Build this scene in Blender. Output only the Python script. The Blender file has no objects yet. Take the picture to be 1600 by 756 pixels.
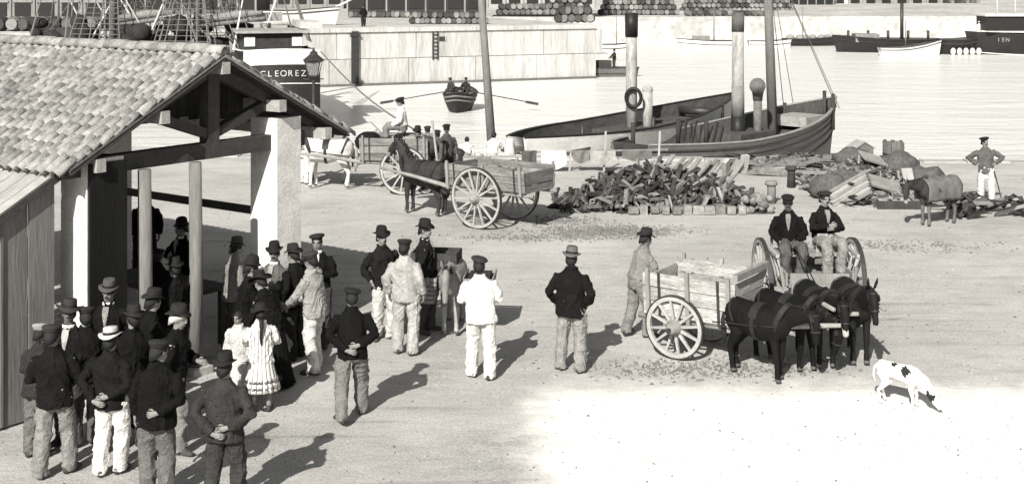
import bpy, math, random
import numpy as np
from mathutils import Vector, Matrix, noise
random.seed(7); np.random.seed(7)
R = math.radians
sc = bpy.context.scene
C = sc.collection

# ---------------------------------------------------------------- camera, light, exposure
FPX, CAMH, HOR = 2000.0, 5.8, -30.0          # focal length in photo pixels, eye height, row of the horizon (camera is level)
cam_d = bpy.data.cameras.new('camera'); cam = bpy.data.objects.new('camera', cam_d); C.objects.link(cam)
cam.location = (0, 0, CAMH); cam.rotation_euler = (R(90), 0, 0)
cam_d.sensor_width = 36; cam_d.lens = 36 * FPX / 1600; cam_d.shift_y = -(378 - HOR) / 1600
cam_d.clip_start = .5; cam_d.clip_end = 5000
sc.camera = cam
SUN_EL, SUN_TRAVEL = R(35), Vector((.32, .95, 0)).normalized()
w = bpy.data.worlds.new('World'); sc.world = w; w.use_nodes = True
nt = w.node_tree; bg = nt.nodes['Background']
sky = nt.nodes.new('ShaderNodeTexSky'); sky.sky_type = 'NISHITA'; sky.sun_disc = False
sky.sun_elevation = SUN_EL; sky.sun_rotation = math.atan2(-SUN_TRAVEL.x, -SUN_TRAVEL.y); sky.dust_density = 2.0
hs = nt.nodes.new('ShaderNodeHueSaturation'); hs.inputs['Saturation'].default_value = .08
nt.links.new(sky.outputs[0], hs.inputs['Color']); nt.links.new(hs.outputs[0], bg.inputs['Color'])
bg.inputs['Strength'].default_value = .05
sd = bpy.data.lights.new('sun', 'SUN'); sd.energy = 4.6; sd.angle = R(.5); sd.color = (1, .97, .91)
sun = bpy.data.objects.new('sun', sd); C.objects.link(sun); sun.location = (-10, -40, 40)
sun.rotation_euler = Vector((SUN_TRAVEL.x * math.cos(SUN_EL), SUN_TRAVEL.y * math.cos(SUN_EL), -math.sin(SUN_EL))).to_track_quat('-Z', 'Y').to_euler()
vs = sc.view_settings; vs.view_transform = 'Standard'; vs.look = 'None'; vs.gamma = 1; vs.exposure = .62; vs.use_curve_mapping = False
sc.cycles.max_bounces = 5; sc.cycles.diffuse_bounces = 2; sc.cycles.glossy_bounces = 2; sc.cycles.transmission_bounces = 2

# ---------------------------------------------------------------- helpers
def F(px, py, d):                                   # photo pixel + distance -> point
    return Vector(((px - 800) / FPX * d, d, CAMH - (py - HOR) * d / FPX))
def G(px, py, z=0.0):                               # photo pixel on a level of height z
    return F(px, py, FPX * (CAMH - z) / (py - HOR))
WZ = -2.2                                           # water level

MATS = {}
def tint(g): return (g * 1.02, g * 1.0, g * .955, 1)
def mat(name, g, rough=.85, ns=5, amt=.35, bump=.25, bs=35, stretch=(1, 1, 1), spec=.25, rnd=0.0, fine=.25, metal=0, world=0):
    if name in MATS: return MATS[name]
    m = bpy.data.materials.new(name); m.use_nodes = True; n = m.node_tree; L = n.links; N = n.nodes
    b = N['Principled BSDF']; b.inputs['Roughness'].default_value = rough; b.inputs['Specular IOR Level'].default_value = spec
    b.inputs['Metallic'].default_value = metal
    tc = N.new('ShaderNodeTexCoord'); mp = N.new('ShaderNodeMapping'); mp.inputs['Scale'].default_value = stretch
    L.new(tc.outputs['Object'], mp.inputs['Vector'])
    oi = N.new('ShaderNodeObjectInfo')
    ad = N.new('ShaderNodeVectorMath'); ad.operation = 'ADD'; L.new(mp.outputs[0], ad.inputs[0])
    sc_ = N.new('ShaderNodeVectorMath'); sc_.operation = 'SCALE'; sc_.inputs['Scale'].default_value = 37
    cx = N.new('ShaderNodeCombineXYZ'); L.new(oi.outputs['Random'], cx.inputs[0]); L.new(oi.outputs['Random'], cx.inputs[1])
    L.new(cx.outputs[0], sc_.inputs[0]); L.new(sc_.outputs[0], ad.inputs[1])
    n1 = N.new('ShaderNodeTexNoise'); n1.inputs['Scale'].default_value = ns; n1.inputs['Detail'].default_value = 6; n1.inputs['Roughness'].default_value = .65
    n2 = N.new('ShaderNodeTexNoise'); n2.inputs['Scale'].default_value = bs; n2.inputs['Detail'].default_value = 4
    L.new(ad.outputs[0], n1.inputs['Vector']); L.new(ad.outputs[0], n2.inputs['Vector'])
    def math_(op, a, bb):
        q = N.new('ShaderNodeMath'); q.operation = op
        for i, v in enumerate((a, bb)):
            if isinstance(v, (int, float)): q.inputs[i].default_value = v
            else: L.new(v, q.inputs[i])
        return q.outputs[0]
    v = math_('ADD', 1.0, math_('MULTIPLY', math_('SUBTRACT', n1.outputs[0], .5), amt * 4))
    v = math_('MULTIPLY', v, math_('ADD', 1.0, math_('MULTIPLY', math_('SUBTRACT', n2.outputs[0], .5), fine * 3)))
    if world:
        ge = N.new('ShaderNodeNewGeometry'); n3 = N.new('ShaderNodeTexNoise'); n3.inputs['Scale'].default_value = .9; n3.inputs['Detail'].default_value = 6; n3.inputs['Roughness'].default_value = .7
        L.new(ge.outputs['Position'], n3.inputs['Vector']); v = math_('MULTIPLY', v, math_('ADD', 1.0, math_('MULTIPLY', math_('SUBTRACT', n3.outputs[0], .5), world * 4)))
    if rnd: v = math_('MULTIPLY', v, math_('ADD', 1.0 - rnd, math_('MULTIPLY', oi.outputs['Random'], 2 * rnd)))
    v = math_('MAXIMUM', v, .15)
    mx = N.new('ShaderNodeVectorMath'); mx.operation = 'SCALE'; mx.inputs[0].default_value = tint(g)[:3]; L.new(v, mx.inputs['Scale'])
    mn = N.new('ShaderNodeVectorMath'); mn.operation = 'MINIMUM'; mn.inputs[1].default_value = (.86, .86, .83); L.new(mx.outputs[0], mn.inputs[0])
    L.new(mn.outputs[0], b.inputs['Base Color'])
    if bump:
        bp = N.new('ShaderNodeBump'); bp.inputs['Strength'].default_value = bump; bp.inputs['Distance'].default_value = .02
        L.new(math_('ADD', n2.outputs[0], n1.outputs[0]), bp.inputs['Height']); L.new(bp.outputs[0], b.inputs['Normal'])
    MATS[name] = m
    return m

def frame(t, side):
    t = t.normalized(); s = side - t * side.dot(t)
    if s.length < 1e-4: s = t.orthogonal()
    s.normalize(); return s, t.cross(s)
class MB:
    def __init__(s): s.V = []; s.Fc = []; s.M = []
    def add(s, vs, fs, m=0):
        o = len(s.V); s.V += [tuple(v) for v in vs]; s.Fc += [tuple(i + o for i in f) for f in fs]; s.M += [m] * len(fs); return s
    def box(s, c, sz, rot=None, m=0, taper=1.0):
        c = Vector(c); hx, hy, hz = sz[0] / 2, sz[1] / 2, sz[2] / 2; P = []
        for z in (-hz, hz):
            k = taper if z > 0 else 1
            for x, y in ((-hx, -hy), (hx, -hy), (hx, hy), (-hx, hy)):
                v = Vector((x * k, y * k, z)); P.append(c + (rot @ v if rot else v))
        return s.add(P, [(3, 2, 1, 0), (4, 5, 6, 7), (0, 1, 5, 4), (1, 2, 6, 5), (2, 3, 7, 6), (3, 0, 4, 7)], m)
    def beam(s, p0, p1, wd, h, side=(1, 0, 0), m=0, k=1.0):
        p0, p1 = Vector(p0), Vector(p1); a, b = frame(p1 - p0, Vector(side)); P = []
        for p, q in ((p0, 1), (p1, k)):
            for x, y in ((-1, -1), (1, -1), (1, 1), (-1, 1)): P.append(p + a * x * wd / 2 * q + b * y * h / 2 * q)
        return s.add(P, [(3, 2, 1, 0), (4, 5, 6, 7), (0, 1, 5, 4), (1, 2, 6, 5), (2, 3, 7, 6), (3, 0, 4, 7)], m)
    def tube(s, pts, rad, n=8, side=(1, 0, 0), m=0, caps=True, dome=False):
        pts = [Vector(p) for p in pts]; rad = [(r, r) if isinstance(r, (int, float)) else r for r in rad]; k = len(pts); side = Vector(side)
        if dome:
            d0 = (pts[0] - pts[1]).normalized() * min(rad[0]) * .6; d1 = (pts[-1] - pts[-2]).normalized() * min(rad[-1]) * .6
            pts = [pts[0] + d0] + pts + [pts[-1] + d1]; rad = [(rad[0][0] * .55, rad[0][1] * .55)] + rad + [(rad[-1][0] * .55, rad[-1][1] * .55)]; k += 2
        P, Fs = [], []
        for i in range(k):
            t = pts[min(i + 1, k - 1)] - pts[max(i - 1, 0)]
            a, b = frame(t, side)
            for j in range(n):
                q = 2 * math.pi * j / n; P.append(pts[i] + a * math.cos(q) * rad[i][0] + b * math.sin(q) * rad[i][1])
        for i in range(k - 1):
            for j in range(n):
                Fs.append((i * n + j, i * n + (j + 1) % n, (i + 1) * n + (j + 1) % n, (i + 1) * n + j))
        if caps: Fs.append(tuple(range(n - 1, -1, -1))); Fs.append(tuple(range((k - 1) * n, k * n)))
        return s.add(P, Fs, m)
    def rings(s, rs, caps=True, m=0):                      # loft through equal-length rings
        n = len(rs[0]); P = [v for r in rs for v in r]; Fs = []
        for i in range(len(rs) - 1):
            for j in range(n): Fs.append((i * n + j, i * n + (j + 1) % n, (i + 1) * n + (j + 1) % n, (i + 1) * n + j))
        if caps: Fs.append(tuple(range(n - 1, -1, -1))); Fs.append(tuple(range(len(P) - n, len(P))))
        return s.add(P, Fs, m)
    def lathe(s, prof, n=12, c=(0, 0, 0), M=None, m=0, sx=1, sy=1, caps=True):
        rs = []
        for r, z in prof:
            ring = []
            for j in range(n):
                q = 2 * math.pi * j / n; v = Vector((max(r, .0005) * math.cos(q) * sx, max(r, .0005) * math.sin(q) * sy, z)) + Vector(c)
                ring.append(M @ v if M else v)
            rs.append(ring)
        return s.rings(rs, caps, m)
    def ell(s, c, r, M=None, n=10, k=6, m=0, rot=None):
        rs = []
        for i in range(k + 1):
            p = math.pi * (i / k - .5); ring = []
            for j in range(n):
                q = 2 * math.pi * j / n
                v = Vector((r[0] * max(math.cos(p), .02) * math.cos(q), r[1] * max(math.cos(p), .02) * math.sin(q), r[2] * math.sin(p)))
                if rot: v = rot @ v
                v = v + Vector(c); ring.append(M @ v if M else v)
            rs.append(ring)
        return s.rings(rs, True, m)
    def mesh(s, name, mats, smooth=False):
        me = bpy.data.meshes.new(name); me.from_pydata([tuple(v) for v in s.V], [], s.Fc)
        for q in (mats if isinstance(mats, (list, tuple)) else [mats]): me.materials.append(q)
        me.polygons.foreach_set('material_index', s.M)
        if smooth: me.polygons.foreach_set('use_smooth', [True] * len(s.Fc))
        me.update(); return me
    def build(s, name, mats, parent=None, loc=(0, 0, 0), rot=None, smooth=False):
        return link(name, s.mesh(name, mats, smooth), parent, loc, rot)
def link(name, me, parent=None, loc=(0, 0, 0), rot=None):
    o = bpy.data.objects.new(name, me); C.objects.link(o); o.location = loc
    if rot is not None: o.rotation_euler = rot
    if parent is not None: o.parent = parent
    return o
def tag(o, label, cat, group=None):
    o['label'] = label; o['category'] = cat
    if group: o['group'] = group
    return o
def thing(name, label, cat, loc=(0, 0, 0), rz=0, group=None):
    o = link(name, None, None, loc, (0, 0, rz)); o.empty_display_size = .2
    return tag(o, label, cat, group)
def struct(o): o['kind'] = 'structure'; return o
def stuff(o): o['kind'] = 'stuff'; return o
def copy_tree(o, parent=None):
    c = o.copy(); C.objects.link(c); c.parent = parent
    for ch in list(o.children): copy_tree(ch, c)
    return c

JOBS = []
def remesh(name, mb, mats, parent, voxel, sm=4, folds=0.0, post=None, extra=None, scale=1.0, seed=0):
    o = mb.build(name, mats, parent)
    if scale != 1.0: o.data.transform(Matrix.Scale(scale, 4))
    JOBS.append((o, voxel, sm, folds, post, extra, scale, seed)); return o
def run_jobs():
    tmp = bpy.data.scenes.new('tmp'); obs = []
    for o, vx, sm, *_ in JOBS:
        q = bpy.data.objects.new('t', o.data); tmp.collection.objects.link(q)
        r = q.modifiers.new('r', 'REMESH'); r.mode = 'VOXEL'; r.voxel_size = vx; r.use_smooth_shade = True
        if sm: k = q.modifiers.new('s', 'SMOOTH'); k.iterations = sm; k.factor = .5
        obs.append(q)
    vl = tmp.view_layers[0]; vl.update(); dg = vl.depsgraph
    for q, (o, vx, sm, folds, post, extra, scale, seed) in zip(obs, JOBS):
        me = bpy.data.meshes.new_from_object(q.evaluated_get(dg)); old = o.data
        n = len(me.vertices); co = np.empty(n * 3); me.vertices.foreach_get('co', co); co = co.reshape(-1, 3)
        if folds:
            no = np.empty(n * 3); me.vertices.foreach_get('normal', no); no = no.reshape(-1, 3)
            rs = np.random.RandomState(seed + 3); d = np.zeros(n)
            for k in range(12):                              # drape: mostly upright folds, slanting creases, each only in patches
                th_ = rs.uniform(0, 6.28); kh = rs.uniform(34, 62) / scale; kz = rs.uniform(-10, 10) if k < 6 else rs.choice((-1, 1)) * rs.uniform(26, 50) / scale
                a = np.array((math.cos(th_) * kh, math.sin(th_) * kh, kz)) * (1 if k < 6 else .75)
                lo = rs.normal(size=3) * np.array((7, 7, 5)); wob = rs.normal(size=3) * 11
                msk = np.clip(np.sin(co @ lo + rs.uniform(0, 6)) + .15, 0, 1)
                d += msk * (1 - np.abs(np.sin(.5 * (co @ a) + 1.1 * np.sin(co @ wob + rs.uniform(0, 6)) + rs.uniform(0, 6)))) ** 3 * rs.uniform(.5, 1.3)
            co = co + no * ((d - d.mean()) * folds)[:, None]
            me.vertices.foreach_set('co', co.ravel())
        me.polygons.foreach_set('use_smooth', [True] * len(me.polygons))
        mats = list(old.materials); me.materials.clear()
        for m in mats: me.materials.append(m)
        if post and len(mats) > 1:
            pc = np.empty(len(me.polygons) * 3); me.polygons.foreach_get('center', pc)
            me.polygons.foreach_set('material_index', post(pc.reshape(-1, 3) / scale).astype(np.int32))
        else: me.polygons.foreach_set('material_index', [0] * len(me.polygons))
        if extra and extra.V:                              # fingers etc, rooted inside the surface
            v0 = len(me.vertices); f0 = [tuple(p.vertices) for p in me.polygons]; mi = [p.material_index for p in me.polygons]
            vv = [tuple(v) for v in co] + [tuple(Vector(v) * scale) for v in extra.V]
            m2 = bpy.data.meshes.new(o.name); m2.from_pydata(vv, [], f0 + [tuple(i + v0 for i in f) for f in extra.Fc])
            for m in mats: m2.materials.append(m)
            m2.polygons.foreach_set('material_index', mi + extra.M); m2.polygons.foreach_set('use_smooth', [True] * len(m2.polygons))
            bpy.data.meshes.remove(me); me = m2
        me.update(); nm = old.name; o.data = me
        bpy.data.objects.remove(q); bpy.data.meshes.remove(old); me.name = nm
    bpy.data.scenes.remove(tmp); JOBS.clear()

# ---------------------------------------------------------------- materials
M_skin = mat('skin', .21, .6, 20, .1, .05, 60, fine=.1); M_skind = mat('skin_dark', .12, .6, 20, .1, .05, 60, fine=.1)
M_ink = mat('dark_features', .02, .7, bump=0)
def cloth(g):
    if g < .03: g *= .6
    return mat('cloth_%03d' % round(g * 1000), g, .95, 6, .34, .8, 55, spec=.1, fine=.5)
M_hair = mat('hair', .02, .7, 30, .3, .4, 120); M_hairw = mat('white_hair', .5, .8, 30, .3, .4, 120)
M_leather = mat('leather', .022, .55, 12, .3, .2, 60); M_shoe = mat('dusty_shoe', .06, .8, 15, .4, .2, 60)
M_wood = mat('weathered_wood', .24, .9, 4, .3, .5, 40, (1, 1, .12), rnd=.15)
M_woodp = mat('pale_wood', .34, .9, 4, .25, .4, 40, (1, 1, .2), rnd=.12)
M_woodd = mat('dark_wood', .045, .85, 5, .4, .4, 40, rnd=.2)
M_board = mat('cart_board', .18, .9, 3, .5, .6, 30, (.5, .5, 2.6), rnd=.2, fine=.5)
M_iron = mat('iron', .03, .5, 10, .4, .2, 50, spec=.5)
M_plaster = mat('limewash', .62, .95, 2.2, .26, .35, 24, fine=.2)
M_stone = mat('grey_stone', .36, .9, 5, .3, .5, 40, rnd=.15)
M_tile = mat('clay_tile', .27, .9, 9, .4, .6, 50, rnd=.16, fine=.5, world=.35)
M_rope = mat('rope', .14, .95, 20, .3, .3, 80)

# ---------------------------------------------------------------- the setting
def ground_mat():
    m = bpy.data.materials.new('dusty_ground'); m.use_nodes = True; N = m.node_tree.nodes; L = m.node_tree.links; b = N['Principled BSDF']
    b.inputs['Roughness'].default_value = .95; b.inputs['Specular IOR Level'].default_value = .1
    tc = N.new('ShaderNodeTexCoord')
    def nz(s, det=6, st=(1, 1, 1), ro=.6):
        mp = N.new('ShaderNodeMapping'); mp.inputs['Scale'].default_value = st; L.new(tc.outputs['Object'], mp.inputs[0])
        n = N.new('ShaderNodeTexNoise'); n.inputs['Scale'].default_value = s; n.inputs['Detail'].default_value = det; n.inputs['Roughness'].default_value = ro
        L.new(mp.outputs[0], n.inputs['Vector']); return n.outputs[0]
    def mt(op, a, bb=0.0, c=None):
        q = N.new('ShaderNodeMath'); q.operation = op
        for i, v in enumerate((a, bb, c)):
            if v is None: continue
            if isinstance(v, (int, float)): q.inputs[i].default_value = v
            else: L.new(v, q.inputs[i])
        return q.outputs[0]
    def rng(v, a, c, lo=0.0, hi=1.0):
        q = N.new('ShaderNodeMapRange'); q.interpolation_type = 'SMOOTHSTEP'; L.new(v, q.inputs[0])
        for i, k in enumerate((a, c, lo, hi)): q.inputs[i + 1].default_value = k
        return q.outputs[0]
    big = nz(.28, 5); mid = nz(1.7, 8, (.6, 1.3, 1), .7); fine = nz(26, 6, ro=.75); grit = nz(75, 3); track = nz(1.1, 5, (.22, 2.6, 1))
    sx = N.new('ShaderNodeSeparateXYZ'); L.new(tc.outputs['Object'], sx.inputs[0]); X, Y = sx.outputs[0], sx.outputs[1]
    v = mt('ADD', .44, mt('MULTIPLY', mt('SUBTRACT', big, .5), .40))
    v = mt('ADD', v, mt('MULTIPLY', mt('SUBTRACT', mid, .5), .34))
    v = mt('ADD', v, mt('MULTIPLY', mt('SUBTRACT', fine, .5), .60))
    v = mt('ADD', v, mt('MULTIPLY', mt('SUBTRACT', grit, .5), .62))
    v = mt('MULTIPLY', v, rng(track, .56, .76, 1.0, .66))
    v = mt('MULTIPLY', v, rng(mid, .58, .72, 1.0, .6))
    # over-bright, washed-out near right corner, painted into the ground colour
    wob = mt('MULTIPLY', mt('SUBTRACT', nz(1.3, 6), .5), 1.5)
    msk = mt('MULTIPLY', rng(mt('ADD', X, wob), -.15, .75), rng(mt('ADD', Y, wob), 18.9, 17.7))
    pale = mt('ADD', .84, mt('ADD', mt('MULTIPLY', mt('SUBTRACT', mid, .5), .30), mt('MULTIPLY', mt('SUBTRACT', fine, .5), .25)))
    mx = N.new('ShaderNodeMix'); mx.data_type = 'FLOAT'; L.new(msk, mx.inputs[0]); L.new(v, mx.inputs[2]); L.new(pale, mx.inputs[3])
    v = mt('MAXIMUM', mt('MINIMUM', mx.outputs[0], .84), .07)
    sc_ = N.new('ShaderNodeVectorMath'); sc_.operation = 'SCALE'; sc_.inputs[0].default_value = (1.02, 1, .955); L.new(v, sc_.inputs['Scale'])
    L.new(sc_.outputs[0], b.inputs['Base Color'])
    bp = N.new('ShaderNodeBump'); bp.inputs['Strength'].default_value = .55; bp.inputs['Distance'].default_value = .035
    L.new(mt('ADD', mt('ADD', fine, mt('MULTIPLY', grit, .5)), mt('MULTIPLY', mid, 2.0)), bp.inputs['Height']); L.new(bp.outputs[0], b.inputs['Normal'])
    return m
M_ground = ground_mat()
def edge_y(X): return 42.0 - .055 * X                     # the quay edge runs almost square to the view
g = MB()                                                  # the quay: top sheet with gentle unevenness, wall down to the harbour bed
xs = [-400, -120, -40] + [x * .5 for x in range(-36, 37)] + [40, 120, 400]; ts = [-90, -20, 4] + [6 + i * .5 for i in range(71)]
P = []
for t in ts + [None]:
    for x in xs:
        y = edge_y(x) if t is None else min(t, 41.2 - .055 * x)
        z = 0 if (abs(x) > 30 or t is None or t < 5 or t > 39) else .035 * (noise.noise(Vector((x * .35, y * .35, 0))))
        P.append((x, y, z if t is None or t > 5 else 0))
n = len(xs); Fs = [(i * n + j, i * n + j + 1, (i + 1) * n + j + 1, (i + 1) * n + j) for i in range(len(ts)) for j in range(n - 1)]
base = len(P); P += [(x, edge_y(x), -6) for x in xs]; Fs += [(len(ts) * n + j, len(ts) * n + j + 1, base + j + 1, base + j) for j in range(n - 1)]
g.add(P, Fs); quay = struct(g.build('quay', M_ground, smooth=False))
def gz(x, y): return 0.0 if (abs(x) > 30 or y < 5 or y > 39) else .035 * noise.noise(Vector((x * .35, y * .35, 0)))
M_cop = mat('coping_stone', .36, .9, 3, .25, .4, 30, rnd=.12)
cop = [MB().box((0, 0, 0), (1.34 + .02 * k, .6, .3)).mesh('coping_stone', M_cop) for k in range(2)]
for i in range(-16, 17):
    x = i * 1.38; link('coping_stone', cop[i % 2], quay, (x, edge_y(x) - .22, -.10 + random.uniform(-.02, .02)), (0, 0, -.055))

def water_mat():
    m = bpy.data.materials.new('harbour_water'); m.use_nodes = True; N = m.node_tree.nodes; L = m.node_tree.links; b = N['Principled BSDF']
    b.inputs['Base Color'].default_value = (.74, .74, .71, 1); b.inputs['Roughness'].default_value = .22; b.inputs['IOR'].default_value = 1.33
    tc = N.new('ShaderNodeTexCoord'); mp = N.new('ShaderNodeMapping'); mp.inputs['Scale'].default_value = (.55, 1.6, 1); L.new(tc.outputs['Object'], mp.inputs[0])
    a = N.new('ShaderNodeTexNoise'); a.inputs['Scale'].default_value = 1.6; a.inputs['Detail'].default_value = 7; a.inputs['Roughness'].default_value = .62; L.new(mp.outputs[0], a.inputs[0])
    c = N.new('ShaderNodeTexNoise'); c.inputs['Scale'].default_value = .22; c.inputs['Detail'].default_value = 3; L.new(mp.outputs[0], c.inputs[0])
    ad = N.new('ShaderNodeMath'); ad.operation = 'MULTIPLY_ADD'; ad.inputs[1].default_value = 2.0; L.new(c.outputs[0], ad.inputs[0]); L.new(a.outputs[0], ad.inputs[2])
    bp = N.new('ShaderNodeBump'); bp.inputs['Strength'].default_value = .9; bp.inputs['Distance'].default_value = .2
    L.new(ad.outputs[0], bp.inputs['Height']); L.new(bp.outputs[0], b.inputs['Normal']); return m
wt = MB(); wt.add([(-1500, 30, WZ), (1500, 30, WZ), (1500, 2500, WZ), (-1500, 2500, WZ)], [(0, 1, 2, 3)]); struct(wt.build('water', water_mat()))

# the mole across the basin
A, B = G(470, 137, WZ), G(930, 122, WZ); md = (B - A).normalized(); mn = Vector((-md.y, md.x, 0))
MT = 2.2
mang = math.atan2(md.y, md.x)
def mole_pt(px, py, z=MT): return G(px, py, z)
M_mole = mat('mole_limewash', .66, .95, .55, .22, .3, 5, (1, 1, .35), fine=.25)
M_mgr = mat('mole_ground', .42, .95, .5, .3, .3, 4, fine=.3)
mo = thing('mole', 'pale stone harbour mole across the basin', 'mole', B, mang)      # local x runs along the face, y into the mole
del mo['label'], mo['category']; struct(mo)
ML = 75.0; MD = 90.0
MB().box((-ML / 2, MD / 2 + .15, (MT - .35 + WZ - 2) / 2 - WZ), (ML, MD, MT - .35 - WZ + 2)).build('wall_core', M_mole, mo)
hgt = MT - WZ
M_seam = mat('mole_block', .44, .95, .5, .3, .3, 5, (2.2, 1, .22), rnd=.06, fine=.3)
xb = 0.0
while xb > -ML + 3:
    L_ = random.uniform(5.2, 6.8)
    MB().box((xb - L_ / 2, .02, 1.02), (L_ - .05, .34, 1.98)).build('block', M_seam, mo)
    MB().box((xb - L_ / 2 + .6, .03, (2.05 + hgt - .36) / 2), (L_ - .05, .34, hgt - 2.42)).build('block', M_seam, mo)
    MB().box((xb - L_ / 2, .35, hgt - .17), (L_ - .04, 1.3, .34)).build('coping_stone', M_seam, mo)
    xb -= L_
MB().box((-ML / 2, -.25, .06), (ML, .5, .22)).build('footing', mat('wet_stone', .12, .6, 2, .3, .3, 12), mo)
MB().box((-ML / 2, MD / 2 + 1.2, hgt - .1), (ML - .3, MD - 2, .16)).build('paving', M_mgr, mo)
def mloc(p):                                              # world -> mole-local x,y
    q = p - B; return q.dot(md), q.dot(mn)
def fender(px, wd, top, label):  # dark upright added where a stain and reflection darken the wall
    q = G(px, 132, WZ); x, _ = mloc(q); o = thing('added_dark_upright', label, 'fender', B + md * x - mn * .30, mang)
    MB().box((0, 0, (top + 1) / 2 - 1 + .0), (wd, .22, top + 1)).build('pile', M_woodd, o); MB().box((0, -.02, top - .3), (wd * 1.3, .3, .16)).build('iron_band', M_iron, o)
fender(545, .55, hgt - .25, 'thick dark upright added for a stain and reflection on the mole wall')
la = thing('ladder', 'narrow iron ladder fixed to the upper half of the mole wall', 'ladder', B + md * mloc(G(678, 130, WZ))[0] - mn * .22, mang)
for s in (-.2, .2): MB().box((s, 0, hgt - 1.3), (.09, .08, 2.5)).build('rail', M_iron, la)
for k in range(8): MB().box((0, 0, hgt - 2.4 + k * .3), (.4, .07, .06)).build('rung', M_iron, la)
q = thing('drain_opening', 'small square drain hole in the mole wall beside the iron ladder', 'drain', B + md * mloc(G(690, 130, WZ))[0] - mn * .17, mang)
MB().box((0, 0, hgt - .95), (.5, .06, .34)).build('grate', M_iron, q); 
for s in (-.3, .3): MB().box((s, 0, hgt - .95), (.09, .1, .46)).build('jamb', M_stone, q)

# far shore behind the outer basin
FS = 172.0
fg = MB(); fz = 1.0
fg.add([(-1500, FS + 90, fz), (-60, FS + 20, fz), (2, FS - 4, fz), (60, FS, fz), (900, FS, fz), (1500, 3000, 60), (-1500, 3000, 60),
        (-1500, FS + 90, -6), (-60, FS + 20, -6), (2, FS - 4, -6), (60, FS, -6), (900, FS, -6)],
       [(0, 1, 2, 3, 4, 5, 6)] + [(i + 7, i + 8, i + 1, i) for i in range(4)])
struct(fg.build('far_shore', mat('far_shore', .42, .95, .12, .3, 0, 1.2, fine=.4)))
hl = MB(); hs_ = []
for row, (yy, zz) in enumerate(((330, 1), (420, 16), (560, 46), (800, 70))):
    hs_.append([(x, yy, zz * (1 if row == 0 else (.75 + .45 * noise.noise(Vector((x * .006, row, 3)))))) for x in range(-700, 701, 50)])
k = len(hs_[0]); hl.add([v for r in hs_ for v in r], [(i * k + j, i * k + j + 1, (i + 1) * k + j + 1, (i + 1) * k + j) for i in range(3) for j in range(k - 1)])
struct(hl.build('hills', mat('hillside', .16, .95, .05, .4, 0, .5), smooth=True))

# ---------------------------------------------------------------- the fish-market shed
OX, OY = -4.29, 19.17; sang = math.atan2(.806, .592)
gv = Vector((.592, .806, 0)); rv = Vector((-.806, .592, 0))
shed = thing('market_shed', 'open fish market shed with clay tile roof on white masonry pillars', 'shed', (OX, OY, 0), sang)
HW, ZE, ZR, RL = 2.69, 3.27, 4.67, 9.5
th = math.atan2(ZR - ZE, HW); SL = math.hypot(HW, ZR - ZE)
def sW(a, r, z=0): return Vector((OX, OY, z)) + gv * a + rv * r
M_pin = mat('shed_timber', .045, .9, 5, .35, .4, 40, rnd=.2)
def pillar(a, r, wa, wr, top):
    MB().box((a + wa / 2, r + wr / 2, top / 2), (wa, wr, top), taper=.985).build('pillar', M_plaster, shed)
    MB().box((a + wa / 2, r + wr / 2, .14), (wa + .1, wr + .1, .28)).build('plinth', M_stone, shed)
pillar(-2.33, .12, .60, .60, 3.36); pillar(1.16, .12, .52, .62, 3.62)
for r in (4.6, 8.6): pillar(-2.33, r, .6, .6, 3.36); pillar(1.30, r, .5, .6, 3.55)
def post(a, r, d, top):
    mb = MB(); mb.tube([(a, r, 0), (a + .01, r, top * .5), (a, r + .01, top)], [d / 2 * 1.08, d / 2, d / 2 * .94], 12); mb.build('post', mat('round_post', .17, .85, 4, .3, .4, 25, (1, 1, .15)), shed, smooth=True)
    MB().box((a, r, .06), (d * 1.8, d * 1.8, .12)).build('post_base', M_stone, shed)
MB().box((-2.02, .085, 1.66), (.60, .05, 3.3)).build('shade_panel', mat('shade_black', .008, .8, 4, .3, .4, 30, (1, 1, .15)), shed)  # black panel added to stand for the pillar's shaded side
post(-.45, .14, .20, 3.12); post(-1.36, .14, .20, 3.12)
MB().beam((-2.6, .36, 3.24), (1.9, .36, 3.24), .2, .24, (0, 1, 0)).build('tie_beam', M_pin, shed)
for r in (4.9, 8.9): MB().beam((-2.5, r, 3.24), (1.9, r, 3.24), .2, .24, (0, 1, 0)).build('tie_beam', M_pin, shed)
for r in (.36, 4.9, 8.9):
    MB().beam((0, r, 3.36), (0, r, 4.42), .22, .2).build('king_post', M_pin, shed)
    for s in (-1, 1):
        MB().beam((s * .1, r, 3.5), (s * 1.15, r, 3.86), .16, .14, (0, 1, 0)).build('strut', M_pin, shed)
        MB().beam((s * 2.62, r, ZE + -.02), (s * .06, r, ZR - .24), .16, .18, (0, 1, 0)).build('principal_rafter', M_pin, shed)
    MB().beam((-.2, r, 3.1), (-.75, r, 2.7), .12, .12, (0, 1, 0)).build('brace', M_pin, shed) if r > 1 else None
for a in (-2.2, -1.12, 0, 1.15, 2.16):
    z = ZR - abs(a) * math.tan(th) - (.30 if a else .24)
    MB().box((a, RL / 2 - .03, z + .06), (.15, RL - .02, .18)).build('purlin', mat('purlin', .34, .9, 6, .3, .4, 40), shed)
M_gab = mat('gable_board', .03, .9, 5, .4, .5, 30, (1, 1, .15), rnd=.3)
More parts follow.
